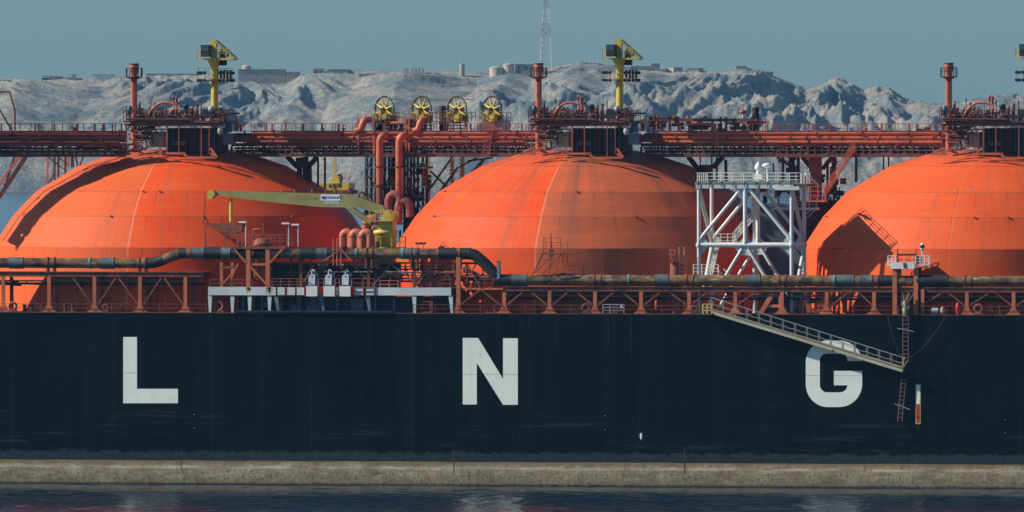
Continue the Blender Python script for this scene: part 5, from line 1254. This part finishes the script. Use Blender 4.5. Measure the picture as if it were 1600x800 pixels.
MB().box((x0-.35, Y0-.3, zT), (x1+.9, Y1+.3, zT+.12)).build('top_grating', M['whitegrey'], tw)
MB().box((x0-.3, Y0-.28, zT-.45), (x1+.2, Y0-.08, zT-.003)).build('front_girder', M['whitegrey'], tw)
MB().box((x0-.3, Y1+.05, zT-.45), (x1+.2, Y1+.25, zT-.003)).build('back_girder', M['whitegrey'], tw)
MB().box((x0-.3, Y0-.35, zT+.125), (x1+.85, Y0-.29, zT+.32)).build('kick_plate', M['beige'], tw)
for i in range(9): xx = x0+(x1-x0)*i/8; MB().box((xx-.05, Y0-.4, zT-.3), (xx+.05, Y0-.355, zT+.32)).build('bracket', M['steelblue'], tw)
MB().rail([(x0-.3, Y0-.25, zT+.12), (x1+.85, Y0-.25, zT+.12)], 1.12, 3, 1.35, .028, .042).build('railing', M['tower_white'], tw)
MB().rail([(x0-.3, Y1+.25, zT+.12), (x1+.85, Y1+.25, zT+.12)], 1.12, 3, 1.35, .028, .042).build('railing', M['tower_white'], tw)
MB().rail([(x0-.3, Y0-.25, zT+.12), (x0-.3, Y1+.25, zT+.12)], 1.12, 3, 1.0, .028, .042).build('railing', M['tower_white'], tw)
MB().rail([(x1+.85, Y0-.25, zT+.12), (x1+.85, Y1+.25, zT+.12)], 1.12, 3, 1.3, .028, .042).build('railing', M['tower_white'], tw)
MB().box((W(1212, 0).x, Y0-.5, zT-.62), (W(1250, 0).x, Y0-.05, zT-.2)).build('under_box', M['tower_white'], tw)
p = V((W(1226, 0).x, Y0+3, 0))
for i in range(22):
    xx = rnd.uniform(1165, 1240); Y = rnd.uniform(3, 7); a = at(xx, rnd.uniform(291, 305), Y); q = MB()
    q.box(a, a+V((rnd.uniform(.2, .7), .3, rnd.uniform(.15, .5)))); q.build('under_machinery', M[rnd.choice(['black', 'redbrown', 'beige', 'oxide'])], tw)
# stairs and landings inside the tower
st_ = thing('tower_stairs', at(1115, 430, 5), 'white railed stair flights climbing inside the white tower', 'stairs')
def flight(p, q, w_, n, parent, mt='white', rail_h=1.0):
    p, q = V(p), V(q); d = q-p; s_ = V((0, w_/2, 0)) if abs(d.x) > .01 else V((w_/2, 0, 0))
    for k in (-1, 1): MB().bar(p+s_*k, q+s_*k, .08, .22).build('stringer', M[mt], parent); MB().rail([p+s_*k, q+s_*k], rail_h, 2, 1.0, .03, .03).build('stair_railing', M[mt], parent)
    m_ = MB()
    for i in range(1, n): a = p.lerp(q, i/n); m_.box(a-s_-V((.12, 0, .02)), a+s_+V((.12, .01, .02)))
    m_.build('treads', M[mt], parent)
Ys = 5.0
flight(at(1112, 428, Ys), at(1122, 384, Ys), 1.0, 14, st_)
MB().box((at(1116, 380, Ys).x, Ys-.8, at(0, 379, Ys).z-.1), (at(1150, 380, Ys).x, Ys+.8, at(0, 379, Ys).z)).build('landing', M['whitegrey'], st_)
z = at(0, 379, Ys).z
MB().rail([(at(1118, 0, Ys).x, Ys-.75, z), (at(1150, 0, Ys).x, Ys-.75, z), (at(1150, 0, Ys).x, Ys+.75, z)], 1.1, 3, .9, .03, .04).build('landing_railing', M['white'], st_)
flight(at(1146, 378, Ys+1), at(1184, 334, Ys+1), .8, 14, st_)
z = at(0, 427, Ys).z
MB().box((at(1087, 0, Ys).x, Ys-1.2, z-.1), (at(1126, 0, Ys).x, Ys+1.2, z)).build('landing', M['whitegrey'], st_)
MB().rail([(at(1087, 0, Ys).x, Ys-1.15, z), (at(1126, 0, Ys).x, Ys-1.15, z)], 1.15, 3, .8, .03, .05).build('landing_railing', M['white'], st_)
for a_ in ((1130,420,1150,440),(1120,420,1145,445)): MB().bar(at(a_[0], a_[1], Ys-1), at(a_[2], a_[3], Ys-1), .1).build('stay', M['white'], st_)
# things on and by the tower
p = at(1185, 288, 5); p.z = zT+.12; t = thing('radar_dome', p, 'white cone topped beacon standing on the white tower platform', 'beacon')
MB().tube([p, p+UP*1.5], .22, 12).build('post', M['white'], t); MB().lathe(p+UP*1.5, [(.34, 0), (.42, .12), (.38, .4), (.13, .78), (.04, .82)], 18).build('cap', M['white'], t)
MB().box(p+V((-.45, -.4, .45)), p+V((.45, .4, .95))).build('control_box', M['white'], t)
p = at(1200, 288, 6.5); p.z = zT+.12; t = thing('searchlight', p, 'white saucer shaped searchlight leaning right on the white tower platform', 'searchlight')
MB().tube([p, p+V((-.1, 0, 1.6))], .08, 8).build('post', M['white'], t); MB().lathe(p+V((-.1, 0, 1.6)), [(.12, 0), (.38, .16), (.62, .32), (.4, .52), (.08, .6)], 18).build('lamp_head', M['white'], t)
p = at(1180, 352, 9); q = MB().lathe((p.x, 9, ZD), [(.3, 0), (.3, at(0, 330, 9).z-ZD), (.5, at(0, 328, 9).z-ZD), (.3, at(0, 300, 9).z-ZD)], 12); solo('white_pipe', q, M['whitegrey'], (p.x, 9, ZD), 'upright white pipe behind the middle post of the white tower', 'pipe')
# red stairs from the bridge, grey walkway right of the tower
rs_ = thing('bridge_stairs', at(1286, 312, 10), 'orange red stair flight descending from the bridge right of the white tower', 'stairs')
flight(at(1292, 306, 9.8), at(1338, 236, 9.8), .9, 18, rs_, 'pipe')
MB().box((at(1258, 0, 9.8).x, 9.2, at(0, 312, 9.8).z-.2), (at(1294, 0, 9.8).x, 10.6, at(0, 312, 9.8).z)).build('landing', M['pipe'], rs_)
z = at(0, 312, 9.8).z; MB().rail([(at(1260, 0, 9.8).x, 9.2, z), (at(1294, 0, 9.8).x, 9.2, z)], 1.5, 3, .8, .03, .04).build('landing_railing', M['pipe'], rs_)
rs_.location += VD*(10.5/math.cos(PHI))
gw = thing('tower_walkway', at(1200, 322, 9), 'grey railed walkway leading from the white tower towards the red stairs', 'walkway')
z = at(0, 323, 9).z; MB().box((at(1206, 0, 9).x, 9, z-.25), (at(1276, 0, 9).x, 10.4, z)).build('deck', M['whitegrey'], gw)
MB().rail([(at(1206, 0, 9).x, 9.02, z), (at(1276, 0, 9).x, 9.02, z)], 1.15, 3, .85, .026, .035).build('railing', M['whitegrey'], gw)
for a_ in ((1258,335,1276,322),(1256,338,1256,322),(1262,340,1276,326)): MB().bar(at(a_[0], a_[1], 9.1), at(a_[2], a_[3], 9.1), .08).build('stay', M['whitegrey'], gw)
MB().rail([at(1255, 305, 9), at(1262, 305, 9)], 3.0, 6, .5, .03, .03).build('cage_ladder', M['grey'], gw)
MB().bar(at(1258, 271, 6), at(1278, 289, 9), .22).build('stay', M['whitegrey'], gw)
# heavy A frames under the pipe around the tower foot
hf = thing('pipe_a_frame', at(1205, 490, .6), 'heavy orange brown A frame under the brown pipe at the foot of the white tower', 'steel frame')
for a_ in ((1189,489,1208,458,.5),(1221,489,1221,458,.5),(1196,478,1221,478,.32),(1205,455,1207,460,.3)): MB().bar(at(a_[0], a_[1], .9), at(a_[2], a_[3], .9), a_[4]).build('leg' if a_[4] > .4 else 'cross_tie', M['orange_frame'], hf)
h2 = thing('support_frame', at(1262, 489, 1), 'dark red frame of uprights and cross ties under the pipe right of the white tower', 'steel frame')
for a_ in ((1264,489,1264,452,.5),(1288,489,1288,452,.5),(1252,489,1252,452,.3),(1262,472,1292,472,.3),(1262,484,1300,484,.2),(1270,489,1292,482,.3),(1320,489,1320,456,.45),(1311,489,1311,456,.2),(1304,480,1318,456,.2)): MB().bar(at(a_[0], a_[1], 1.2), at(a_[2], a_[3], 1.2), a_[4]).build('upright' if a_[0] == a_[2] else 'tie', M['oxide'], h2)

# ------------------------------------------------------------------ gangway, pilot ladder, davit
Yg = -.75
gg = thing('accommodation_ladder', at(1112, 486, Yg), 'long beige gangway with thin railings sloping down across the letter G', 'gangway')
A, B_ = at(1111, 484, Yg), at(1411, 578, Yg)
MB().add([(A.x-.1, Yg-.4, A.z+.15), (A.x+.5, Yg-.4, A.z-.55), (B_.x, Yg-.4, B_.z-.25), (B_.x+.1, Yg-.4, B_.z+.30)] + [(A.x-.1, Yg+.4, A.z+.15), (A.x+.5, Yg+.4, A.z-.55), (B_.x, Yg+.4, B_.z-.25), (B_.x+.1, Yg+.4, B_.z+.30)], [(0,1,2,3),(7,6,5,4),(0,4,5,1),(1,5,6,2),(2,6,7,3),(3,7,4,0)]).build('stringer', M['cream'], gg)
MB().bar(A+V((0, -.43, .1)), B_+V((0, -.43, .25)), .10).build('edge_strip', M['beige'], gg)
for s_ in (-.38, .38):
    q = MB(); n = 16
    for i in range(n+1):
        a = A.lerp(B_, i/n) + V((0, s_, .1)); 
        if i < n: b__ = A.lerp(B_, (i+1)/n) + V((0, s_, .1))
        q.bar(a, a+UP*1.25, .05); 
        if i < n:
            q.bar(a+UP*1.25, b__+UP*1.25, .045); m_ = (a+b__)/2+UP*.55; q.bar(a+UP*.65, m_, .035); q.bar(m_, b__+UP*.65, .035)
    q.build('railing', M['railgrey'], gg)
a = at(1405, 574, Yg); MB().bar(at(1409, 578, Yg), at(1413, 558, Yg), .10).build('end_post', M['yellow'], gg)
MB().bar(at(1411, 577, Yg-.3), at(1417, 564, Yg-.3), .07).build('end_handrail', M['cream'], gg)
MB().lathe(at(1300, 547, Yg-.46), [(.1, -.12), (.1, .05)], 10).build('guide_roller', M['redbrown'], gg)
t = thing('gangway_platform', at(1104, 489, -.2), 'small yellow railed landing at the head of the gangway', 'platform')
z = ZD+.05; MB().box((at(1098, 0, -.5).x, -1.0, z-.12), (at(1114, 0, -.5).x, .1, z)).build('floor', M['redbrown'], t)
MB().rail([(at(1099, 0, -.5).x, -.9, z), (at(1113, 0, -.5).x, -.9, z)], 1.05, 3, .5, .03, .05).build('railing', M['yellow'], t)
MB().rail([(at(1099, 0, .1).x, .05, z), (at(1113, 0, .1).x, .05, z)], 1.05, 3, .5, .03, .05).build('railing', M['yellow'], t)
def pilot(pts, lb, spreads, w_=.62):
    Yl = -.35; n = 0; root = thing('pilot_ladder', at(pts[0][0], pts[0][1], Yl), lb, 'rope ladder', 'rope ladders by the gangway end')
    P3 = [at(x, y, Yl) for x, y in pts]; q = MB()
    for s_ in (-w_/2, w_/2): q.tube([p+V((s_, 0, 0)) for p in P3], .035, 5)
    q.build('side_ropes', M['rope'], root); r_ = MB()
    for a, c_ in zip(P3[:-1], P3[1:]):
        m_ = max(1, int((c_-a).length/.42))
        for i in range(m_): k = a.lerp(c_, i/m_); r_.box(k-V((w_/2, .06, .025)), k+V((w_/2, .06, .025)))
    r_.build('rungs', M['rope'], root, kind=None)
    for (xa, ya, xb, yb) in spreads: MB().bar(at(xa, ya, Yl-.1), at(xb, yb, Yl-.1), .06).build('spreader', M['greylight'], root)
pilot([(1414,456),(1415,500),(1415,540),(1415,566)], 'upper rope ladder hanging from the deck edge down to the gangway foot', [(1402,513,1428,518)])
pilot([(1412,593),(1409,625),(1406,659)], 'lower rope ladder hanging free below the gangway foot', [(1398,631,1422,640)], .5)
for pts, lb in (([(1387,494),(1393,520),(1404,552),(1414,557)], 'slack hoist rope from the deck edge to the gangway foot, left of the rope ladder'), ([(1480,490),(1465,515),(1440,545),(1424,558),(1400,556)], 'slack hoist rope from the deck edge to the gangway foot, right of the rope ladder')):
    q = MB().tube([at(x, y, -.4) for x, y in pts], .028, 6); solo('hoist_rope', q, M['grime'], at(pts[0][0], pts[0][1], -.4), lb, 'rope', 'slack ropes above the gangway foot')
q = MB(); rr = random.Random(3); p = at(1415, 482, -.15)
q.lathe(p-UP*.9, [(.12, 0), (.35, .3), (.40, .8), (.28, 1.2), (.42, 1.5), (.15, 1.9)], 9)
for i in range(9): a = p+V((rr.uniform(-.5, .5), -.2, rr.uniform(-.2, 1.1))); q.tube([a, a+V((rr.uniform(-.6, .6), 0, rr.uniform(-.3, .8)))], .06, 6)
solo('rope_bundle', q, M['beige'], p, 'bundled canvas and rope at the deck edge over the rope ladder', 'rope')
dv = thing('davit_platform', at(1398, 489, .4), 'raised platform with white winch box and small railings over the pipe', 'platform')
Yd = .1; zz = lambda py: at(1415, py, Yd).z
for xx in (1398, 1431): MB().box((at(xx, 0, Yd).x-.24, Yd, ZD+.03), (at(xx, 0, Yd).x+.24, Yd+.4, zz(418))).build('post', M['orange_frame'], dv)
MB().box((at(1441, 0, Yd).x-.2, Yd+.1, ZD+.03), (at(1441, 0, Yd).x+.2, Yd+.4, zz(452))).build('short_post', M['orange_frame'], dv)
for xx in (1405, 1436): MB().box((at(xx, 0, 1.9).x-.2, 1.9, ZD+.03), (at(xx, 0, 1.9).x+.2, 2.2, zz(418))).build('back_post', M['black'], dv)
MB().bar(at(1413, 480, Yd+.1), at(1429, 457, Yd+.1), .14).build('brace', M['rope'], dv)
MB().box((at(1385, 0, Yd).x, Yd+.15, zz(415)), (at(1452, 0, Yd).x, Yd+2.6, zz(412.6))).build('floor', M['whitegrey'], dv)
MB().box((at(1392.5, 0, Yd).x, Yd-.3, zz(420)), (at(1430, 0, Yd).x, Yd+.1, zz(410))).build('winch_box', M['white'], dv)
for xx in (1412, 1414.5): MB().bar(at(xx-.4, 410.5, Yd-.34), at(xx+.4, 419, Yd-.34), .06).build('rope_guide', M['navy'], dv)
for xs in ((1387,1398),(1430,1451)): MB().rail([(at(xs[0], 0, Yd).x, Yd+.25, zz(412.6)), (at(xs[1], 0, Yd).x, Yd+.25, zz(412.6))], .9, 3, .5, .025, .045).build('railing', M['white'], dv)
MB().rail([(at(1387, 0, 2.5).x, 2.5, zz(412.6)), (at(1451, 0, 2.5).x, 2.5, zz(412.6))], .9, 2, .9, .02, .03).build('railing', M['whitegrey'], dv)
for xx in (1402, 1431): MB().add([(at(xx-1.6, 0, 1).x, 1.0, zz(412.6)), (at(xx+1.6, 0, 1).x, 1.0, zz(412.6)), (at(xx, 0, 1).x, 1.0, zz(388)), (at(xx-1.6, 0, 1).x, 1.3, zz(412.6)), (at(xx+1.6, 0, 1).x, 1.3, zz(412.6)), (at(xx, 0, 1).x, 1.3, zz(388))], [(0,1,2),(5,4,3),(0,3,4,1),(1,4,5,2),(2,5,3,0)]).build('davit_horn', M['redbrown'], dv)
MB().tube([at(1402, 398, 1.1), at(1431, 398, 1.1)], .11, 10).build('winch_drum', M['black'], dv)
MB().tube([at(1402, 406, 1.1), at(1431, 406, 1.1)], .04, 6).build('tie_rod', M['redbrown'], dv)
MB().box(at(1432, 412, .6), at(1440, 399, 1.0)).build('winch_motor', M['black'], dv)
a = at(1441, 412, .5); t = thing('mast_lamp', a, 'small white and black lamp on a post over the winch platform', 'lamp')
MB().tube([a, at(1441, 391, .5)], .07, 8).build('post', M['white'], t); q = at(1441, 391, .5)
MB().lathe(q, [(.08, 0), (.22, .08), (.20, .25)], 14).build('lamp_base', M['white'], t); MB().lathe(q+UP*.25, [(.26, 0), (.26, .28), (.2, .34)], 14).build('lamp_band', M['black'], t); MB().lathe(q+UP*.59, [(.2, 0), (.14, .15), (.03, .2)], 14).build('lamp_cap', M['white'], t)

# ------------------------------------------------------------------ access stands in front of the middle dome
ss = thing('access_stand', at(856, 449, .3), 'stepped lattice stand with a railed top in front of the middle dome', 'access stand')
Y = .3
for a_ in ((824,449,848,395),(858,449,859,395),(868,430,876,395),(848,395,858,395),(832,430,868,395),(848,406,868,406),(826,435,857,435),(846,430,878,397),(838,420,849,395),(862,420,862,395)): MB().bar(at(a_[0], a_[1], Y), at(a_[2], a_[3], Y), .11).build('strut', M['rust'], ss)
MB().box((at(847, 0, Y).x, Y-.1, at(0, 396, Y).z), (at(880, 0, Y).x, Y+1.3, at(0, 394.6, Y).z)).build('top_floor', M['redbrown'], ss)
z = at(0, 394.6, Y).z
MB().rail([(at(849, 0, Y).x, Y-.05, z), (at(876, 0, Y).x, Y-.05, z)], 1.2, 2, 1.2, .025, .035).build('railing', M['rust'], ss)
MB().rail([(at(849, 0, Y).x, Y-.05, z), (at(849, 0, Y).x, Y+1.25, z), (at(872, 0, Y).x, Y+1.25, z)], 1.7, 2, 1.2, .025, .03).build('railing', M['rust'], ss)
MB().bar(at(861, 394, Y), at(861, 364, Y), .09).build('tall_post', M['redbrown'], ss)
MB().lathe(at(861, 394, Y+.4), [(.35, 0), (.3, .2), (.1, .3)], 10).build('hatch_wheel', M['redbrown'], ss)
MB().ladder(at(883, 412, 1.2), at(883, 378, 1.2), .5).build('ladder', M['rust'], ss)
s2 = thing('tank_trunk', at(1058, 449, 1.2), 'rusty upright trunk with small railed top and pipes left of the white tower', 'access trunk')
p = at(1057, 430, 2.0); MB().lathe((p.x, 2.0, ZD), [(.72, 0), (.72, at(0, 407, 2).z-ZD)], 16).build('trunk', M['rust'], s2)
MB().box((at(1044, 0, 1.2).x, 1.2, at(0, 407, 1.2).z), (at(1071, 0, 1.2).x, 2.8, at(0, 405.8, 1.2).z)).build('top_floor', M['redbrown'], s2)
for a_ in ((1046,390,1055,390),(1047,390,1048,405),(1046,398,1054,398),(1054,390,1054,399),(1052,406,1049,412)): MB().bar(at(a_[0], a_[1], 1.2), at(a_[2], a_[3], 1.2), .11).build('bracket', M['pipe'], s2)
for xx in (1061, 1069): MB().tube([at(xx, 406, 1.5), at(xx, 387, 1.5), at(xx-1.5, 386, 1.5)], .06, 6).build('vent_pipe', M['sandwall'], s2)
MB().rail([at(1062, 431, .9), at(1072, 431, .9)], 3.2, 7, .6, .025, .03).build('side_cage', M['rust'], s2)
rl = MB().rail([at(881, 435, 1.8), at(942, 435, 1.8)], 1.4, 1, 2.8, .025, .03); solo('inner_handrail', rl, M['rust'], at(881, 435, 1.8), 'thin rusty handrail against the middle dome behind the brown pipe', 'handrail')
# grey lamp heads standing over the pipe
for xx, lb in ((653, 'small dark twin lamp over the brown pipe, leftmost of the two near the middle dome'), (661.5, 'small dark twin lamp over the brown pipe, rightmost of the two near the middle dome')):
    a = at(xx, 390, 1.5); q = MB().tube([a, a+UP*.6], .04, 6); q.box(a+V((-.28, -.1, .55)), a+V((-.04, .15, .8))); q.box(a+V((.04, -.1, .55)), a+V((.28, .15, .8))); solo('twin_lamp', q, M['black'], a, lb, 'lamp', 'twin lamps over the brown pipe')

# ------------------------------------------------------------------ mooring gear on the deck edge
def fairlead(xx, yy, r, lb, mt='rust'):
    p = at(xx, yy, .45); p.z = ZD+r+.12; t = thing('fairlead', (p.x, .45, ZD+.03), lb, 'fairlead', 'round mooring fairleads on the deck edge')
    MB().ring(p, r*.78, r*.27, (0, 1, 0), 22, 10).build('ring', M[mt], t); MB().box((p.x-r*.9, .3, ZD+.03), (p.x+r*.9, .7, ZD+.25)).build('foot', M[mt], t)
fairlead(342, 482, .62, 'big rust red fairlead ring under the left end of the white platform')
fairlead(20, 483, .52, 'red fairlead ring at the foot of the far left gallery column'); fairlead(165, 483, .40, 'grey red fairlead ring between the third and fourth gallery columns', 'redbrown')
fairlead(916, 485, .52, 'dark fairlead ring left of the third column right of the pipe bend', 'redbrown'); fairlead(1529, 484, .55, 'red fairlead ring between the last two gallery columns at right'); fairlead(1085, 486, .42, 'small fairlead ring just left of the gangway head', 'redbrown')
t = thing('square_fairlead', at(667, 491, .4), 'square red framed fairlead under the right part of the white platform', 'fairlead')
p = at(667, 491, .4); q = MB(); w_ = .68; z0 = ZD+.03
for a_, b_, c2, d_ in ((-w_, 0, w_, .14), (-w_, 1.2, w_, 1.32), (-w_, .14, -w_+.13, 1.2), (w_-.13, .14, w_, 1.2)): q.box((p.x+a_, .3, z0+b_), (p.x+c2, .6, z0+d_))
q.build('frame', M['rust'], t)
for s_ in (-1, 1): MB().lathe((p.x+s_*.42, .45, z0+.15), [(.12, 0), (.08, .5), (.12, 1.05)], 12).build('roller', M['oxide'], t)
items = [('bollard', 44, 'oxide_dark', 'dark pair of bollard posts between the first two left gallery columns'), ('bollard', 108, 'redbrown', 'rusty pair of bollard posts between the second and third left gallery columns'), ('bollard', 955, 'redbrown', 'rusty pair of bollard posts beside the small gate of deck rails'), ('bollard', 1558, 'oxide_dark', 'dark pair of bollard posts at the far right of the deck edge'), ('bollard', 768, 'redbrown', 'rusty pair of bollard posts right of the pipe bend frame')]
for nm, xx, mt, lb in items:
    p = at(xx, 489, .9); t = thing(nm, (p.x, .9, ZD+.03), lb, 'bollard', 'bollards on the deck edge')
    MB().box((p.x-.75, .7, ZD+.03), (p.x+.75, 1.2, ZD+.15)).build('base', M[mt], t)
    for s_ in (-.42, .42): MB().lathe((p.x+s_, .95, ZD+.15), [(.2, 0), (.2, .55), (.28, .6), (.28, .7)], 14).build('post', M[mt], t)
for xx, w_, h_, mt, nm, lb in ((1461, .55, .65, 'greylight', 'drum', 'pale grey round drum lying on the deck edge right of the winch platform'), (1473, .3, .6, 'beige', 'sack', 'small beige sack standing on the deck beside the pale grey drum'), (1026, .35, 1.0, 'red', 'fire_hose_bag', 'bright red hanging hose bag right of the fairlead'), (1497, .45, 1.25, 'red', 'lifebuoy_box', 'red lifebuoy box at the deck rail right of the winch platform'), (972, .3, .5, 'greylight', 'junction_box', 'small grey junction box over the deck rail')):
    p = at(xx, 489, .5); z0 = ZD+.05+(.45 if h_ < 1.1 and mt in ('red', 'greylight') and nm != 'drum' else 0)
    q = MB(); 
    if nm == 'drum': q.tube([(p.x-.35, .5, z0+.35), (p.x+.35, .5, z0+.35)], .34, 16)
    elif nm == 'sack': q.lathe((p.x, .5, z0), [(.2, 0), (.32, .2), (.28, .6), (.1, .8), (.14, .9)], 12)
    else: q.lathe((p.x, .5, z0), [(w_*.4, 0), (w_*.6, h_*.2), (w_*.55, h_*.5), (w_*.65, h_*.75), (w_*.3, h_)], 12)
    o = solo(nm, q, M[mt], (p.x, .5, z0), lb, nm.replace('_', ' '))
q = MB(); a, c_ = at(942, 489, .15), at(975, 489, .15); a.z = c_.z = ZD+.03; q.rail([a, c_], 1.0, 3, .75, .028, .04); solo('rail_gate', q, M['greylight'], a, 'grey four bar gate section in the deck rail between two columns', 'gate')
# loose rigging near the far left edge above the bridge
ld = thing('cranked_davit', at(24, 205, 12), 'dark red cranked davit arm and leaning brace at the far left above the bridge', 'davit')
q = MB()
for s_ in (-.18, .18): q.tube([at(-14, 143.5, 12+s_*3), at(15, 143.5, 12+s_*3), at(23, 172, 12+s_*3), at(23, 204, 12+s_*3)], .12, 8)
q.build('arm', M['oxide'], ld); MB().bar(at(-6, 162, 12), at(18, 203, 12), .16).build('brace', M['oxide_dark'], ld)
MB().bar(at(-14, 146, 12), at(14, 147, 12), .08).build('lower_rod', M['oxide'], ld)
# yellow cabin crane on the far side of the deck
yc = thing('far_side_crane', at(523, 310, 44), 'small bright yellow crane and cabin seen far across the deck under the bridge', 'crane')
Yf_ = 44
MB().bpx(500, 286, 545, 297, Yf_, Yf_+3).build('machinery_house', M['yellow'], yc)
MB().bpx(498, 297, 548, 303, Yf_-.2, Yf_+3.2).build('base_frame', M['redbrown'], yc)
MB().bpx(541, 294, 549, 312, Yf_+.2, Yf_+1.2).build('pedestal', M['yellow_dull'], yc)
for a_ in ((514,288,517,293),(520,287,524,292),(527,286,532,292),(521,293,525,296)): MB().bpx(a_[0], a_[1], a_[2], a_[3], Yf_-.05, Yf_-.003).build('window', M['window'], yc)
MB().bar(at(523.5, 275, Yf_+1), at(523.5, 249, Yf_+1), .24).build('mast', M['yellow'], yc)
MB().ppx([(517,286),(531,286),(528,274),(520,274)], Yf_+.5, Yf_+2).build('winch_frame', M['yellow'], yc)
MB().ring(at(530, 278, Yf_+.8), .35, .1, (0, 1, 0), 16, 6).build('winch_drum', M['black'], yc)
MB().rail([at(533, 286, Yf_), at(547, 286, Yf_)], 1.1, 2, .7, .03, .03).build('railing', M['rust'], yc)
# gull in front of the side
g_ = at(1002, 682, -6)
t = thing('gull', g_, 'white gull flying low in front of the navy side, wings folded down', 'bird')
MB().lathe(g_-UP*.40, [(.02, 0), (.10, .12), (.15, .35), (.13, .58), (.06, .74), (.02, .80)], 12).build('body', M['gull'], t)
MB().add([(g_.x-.02, -6.05, g_.z+.22), (g_.x-.34, -6.2, g_.z+.36), (g_.x-.16, -6.1, g_.z+.05), (g_.x-.02, -6.0, g_.z+.20), (g_.x-.33, -6.15, g_.z+.35), (g_.x-.15, -6.05, g_.z+.04)], [(0,1,2),(5,4,3),(0,3,4,1),(1,4,5,2),(2,5,3,0)]).build('wing', M['greylight'], t)
q = MB(); p = at(1155.5, 797, -30)
solo('channel_buoy_tip', MB().tube([(p.x-.18, p.y, -.3), (p.x-.1, p.y, .35)], .05, 8).tube([(p.x+.2, p.y, -.3), (p.x+.12, p.y, .35)], .05, 8).bar((p.x-.2, p.y, -.1), (p.x+.2, p.y, -.1), .08), M['black'], (p.x, p.y, 0), 'two dark stick tips poking from the water at the bottom edge', 'buoy')
